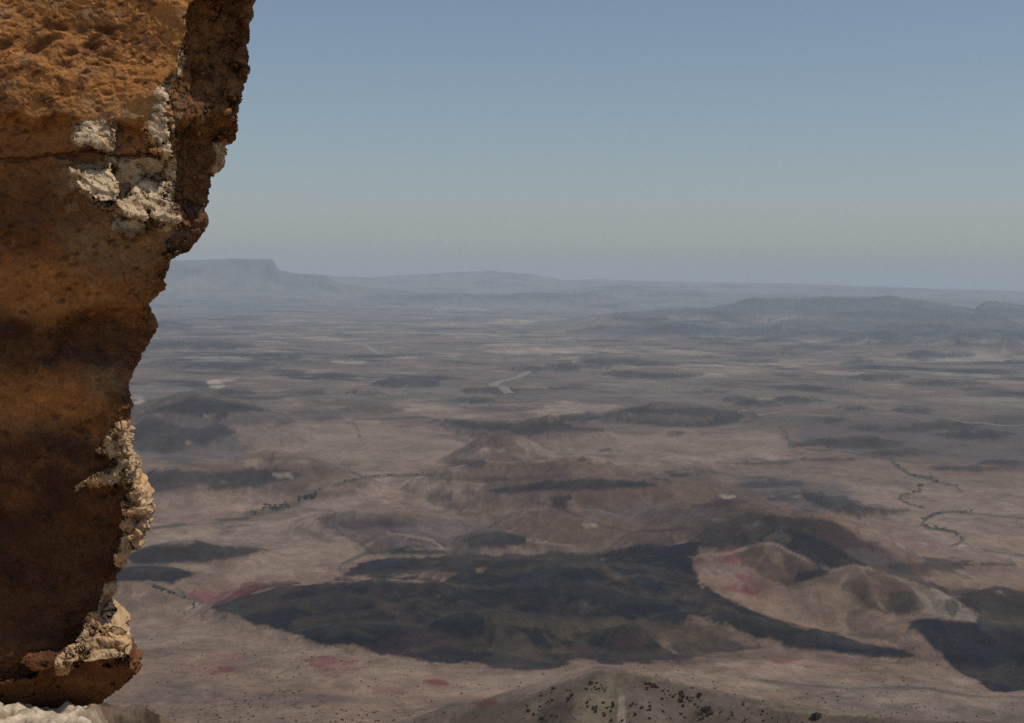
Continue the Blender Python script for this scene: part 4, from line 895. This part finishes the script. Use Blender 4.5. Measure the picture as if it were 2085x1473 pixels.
# boulders
bs = scatter([(450, 1430), (520, 1408), (620, 1405), (700, 1410), (690, 1440), (560, 1445), (470, 1445)], 44, .45)
place('boulder', bould_me, bs, 'dark weathered boulder on the broken slope at the lower left', 'boulder', 'boulders on the lower left slope', 1.2, 4.2, .1)
bs = scatter([(330, 1440), (520, 1448), (900, 1445), (1000, 1455), (950, 1472), (350, 1472)], 46, .3)
place('boulder', bould_me, bs, 'brown boulder lying along the bottom edge of the view left of the spur', 'boulder', 'boulders along the bottom edge', .8, 2.4, .1)

# uncountable tufts over the pale slopes: one mesh
def tufts():
    V = []; Fc = []
    rng = np.random.RandomState(99); n = 0
    while n < 1500:
        px = rng.uniform(210, 2085); py = 1473 - 330 * rng.rand() ** 1.5
        hit = drop(px, py)
        if hit is None: continue
        p, r_ = hit
        if r_ > 1250 or (r_ < 620 and rng.rand() < .8): continue
        if rng.rand() < (r_ - 600) / 900: continue
        k = float(vnoise(np.array([p.x / 45]), np.array([p.y / 45]), seed=131)[0])
        if k < rng.uniform(-.9, .7): continue
        s_ = rng.uniform(.25, 1) ** 2 * 1.3 * (.6 if r_ < 620 else 1.0); n += 1
        for _ in range(4):
            a = rng.uniform(0, 6.28); b = len(V); c_, d_ = math.cos(a), math.sin(a); o_ = rng.randn(2) * .25 * s_
            V.extend([(p.x + o_[0] - c_ * .5 * s_, p.y + o_[1] - d_ * .5 * s_, p.z - .1), (p.x + o_[0] + c_ * .5 * s_, p.y + o_[1] + d_ * .5 * s_, p.z - .1),
                      (p.x + o_[0] + c_ * .35 * s_, p.y + o_[1] + d_ * .35 * s_, p.z + .6 * s_), (p.x + o_[0] - c_ * .3 * s_, p.y + o_[1] - d_ * .3 * s_, p.z + .5 * s_)])
            Fc.append((b, b + 1, b + 2, b + 3))
    return pydata('scrub', V, Fc, m_shrub)
tag(link('scrub', tufts(), None), 'scattered low dry tufts over the pale slopes', None, None, 'stuff')

# roads: slightly raised gravel strips that follow the ground
m_road, t_, b_ = new_mat('pale_gravel'); nn = noise_node(t_, .2, 4); cr_ = t_.nodes.new('ShaderNodeValToRGB')
cr_.color_ramp.elements[0].color = (.15, .13, .105, 1); cr_.color_ramp.elements[1].color = (.22, .19, .155, 1); t_.links.new(nn.outputs[0], cr_.inputs[0]); t_.links.new(cr_.outputs[0], b_.inputs['Base Color'])
def road(name, pts, wd):
    W = np.array([tuple(drop(a, b)[0]) for a, b in pts]); L = np.r_[0, np.cumsum(np.hypot(*np.diff(W[:, :2], axis=0).T))]
    t = np.linspace(0, L[-1], max(12, int(L[-1] / 25))); x = np.interp(t, L, W[:, 0]); y = np.interp(t, L, W[:, 1])
    for _ in range(6): x[1:-1] = (x[:-2] + 2 * x[1:-1] + x[2:]) / 4; y[1:-1] = (y[:-2] + 2 * y[1:-1] + y[2:]) / 4
    tx = np.gradient(x); ty = np.gradient(y); n = np.hypot(tx, ty); nx, ny = -ty / n, tx / n
    rows = []
    for o_, dz in ((-wd * .8, -3), (-wd * .5, 1.0), (wd * .5, 1.0), (wd * .8, -3)):
        X = x + nx * o_; Y = y + ny * o_; z0 = np.maximum.reduce([height(x + nx * k, y + ny * k) for k in (-wd * .5, 0, wd * .5)])
        rows.append(np.stack((X, Y, z0 + dz), 1))
    P = np.stack(rows, 1)
    tag(link(name, grid_mesh(name, P), m_road), kind='structure')
road('road', [(735, 705), (742, 700), (750, 708), (762, 717), (778, 722)], 26)
road('road', [(1075, 757), (1050, 770), (1020, 776), (1002, 782), (1018, 790), (1040, 802)], 24)
road('track', [(890, 628), (897, 637), (930, 634), (965, 634)], 34)
road('track', [(1500, 838), (1600, 835), (1700, 839), (1800, 848), (1930, 862), (2085, 866)], 3.5)
#road('track', [(560, 868), (610, 856), (680, 850), (720, 858), (860, 852), (980, 862)], 2.5)

# ================================================================== haze
def box(name, lo_, hi_):
    bm = bmesh.new(); bmesh.ops.create_cube(bm, size=1)
    for v in bm.verts:
        v.co = Vector([(lo_[i] + hi_[i]) / 2 + v.co[i] * (hi_[i] - lo_[i]) for i in range(3)])
    me_ = bpy.data.meshes.new(name); bm.to_mesh(me_); bm.free(); return me_
mh = bpy.data.materials.new('haze'); mh.use_nodes = True; th = mh.node_tree; th.nodes.clear()
oh = th.nodes.new('ShaderNodeOutputMaterial'); vh = th.nodes.new('ShaderNodeVolumePrincipled')
vh.inputs['Density'].default_value = HAZE; vh.inputs['Color'].default_value = (.775, .905, 1, 1)
th.links.new(vh.outputs[0], oh.inputs['Volume'])
zmin = float(gz.min()) - 1; zmax = float(gz.max()) + 40
haze = tag(link('haze', box('haze', (-45000, -45000, zmin), (45000, 45000, zmax)), mh), kind='stuff')
haze['label'] = 'pale blue desert haze over the crater floor'
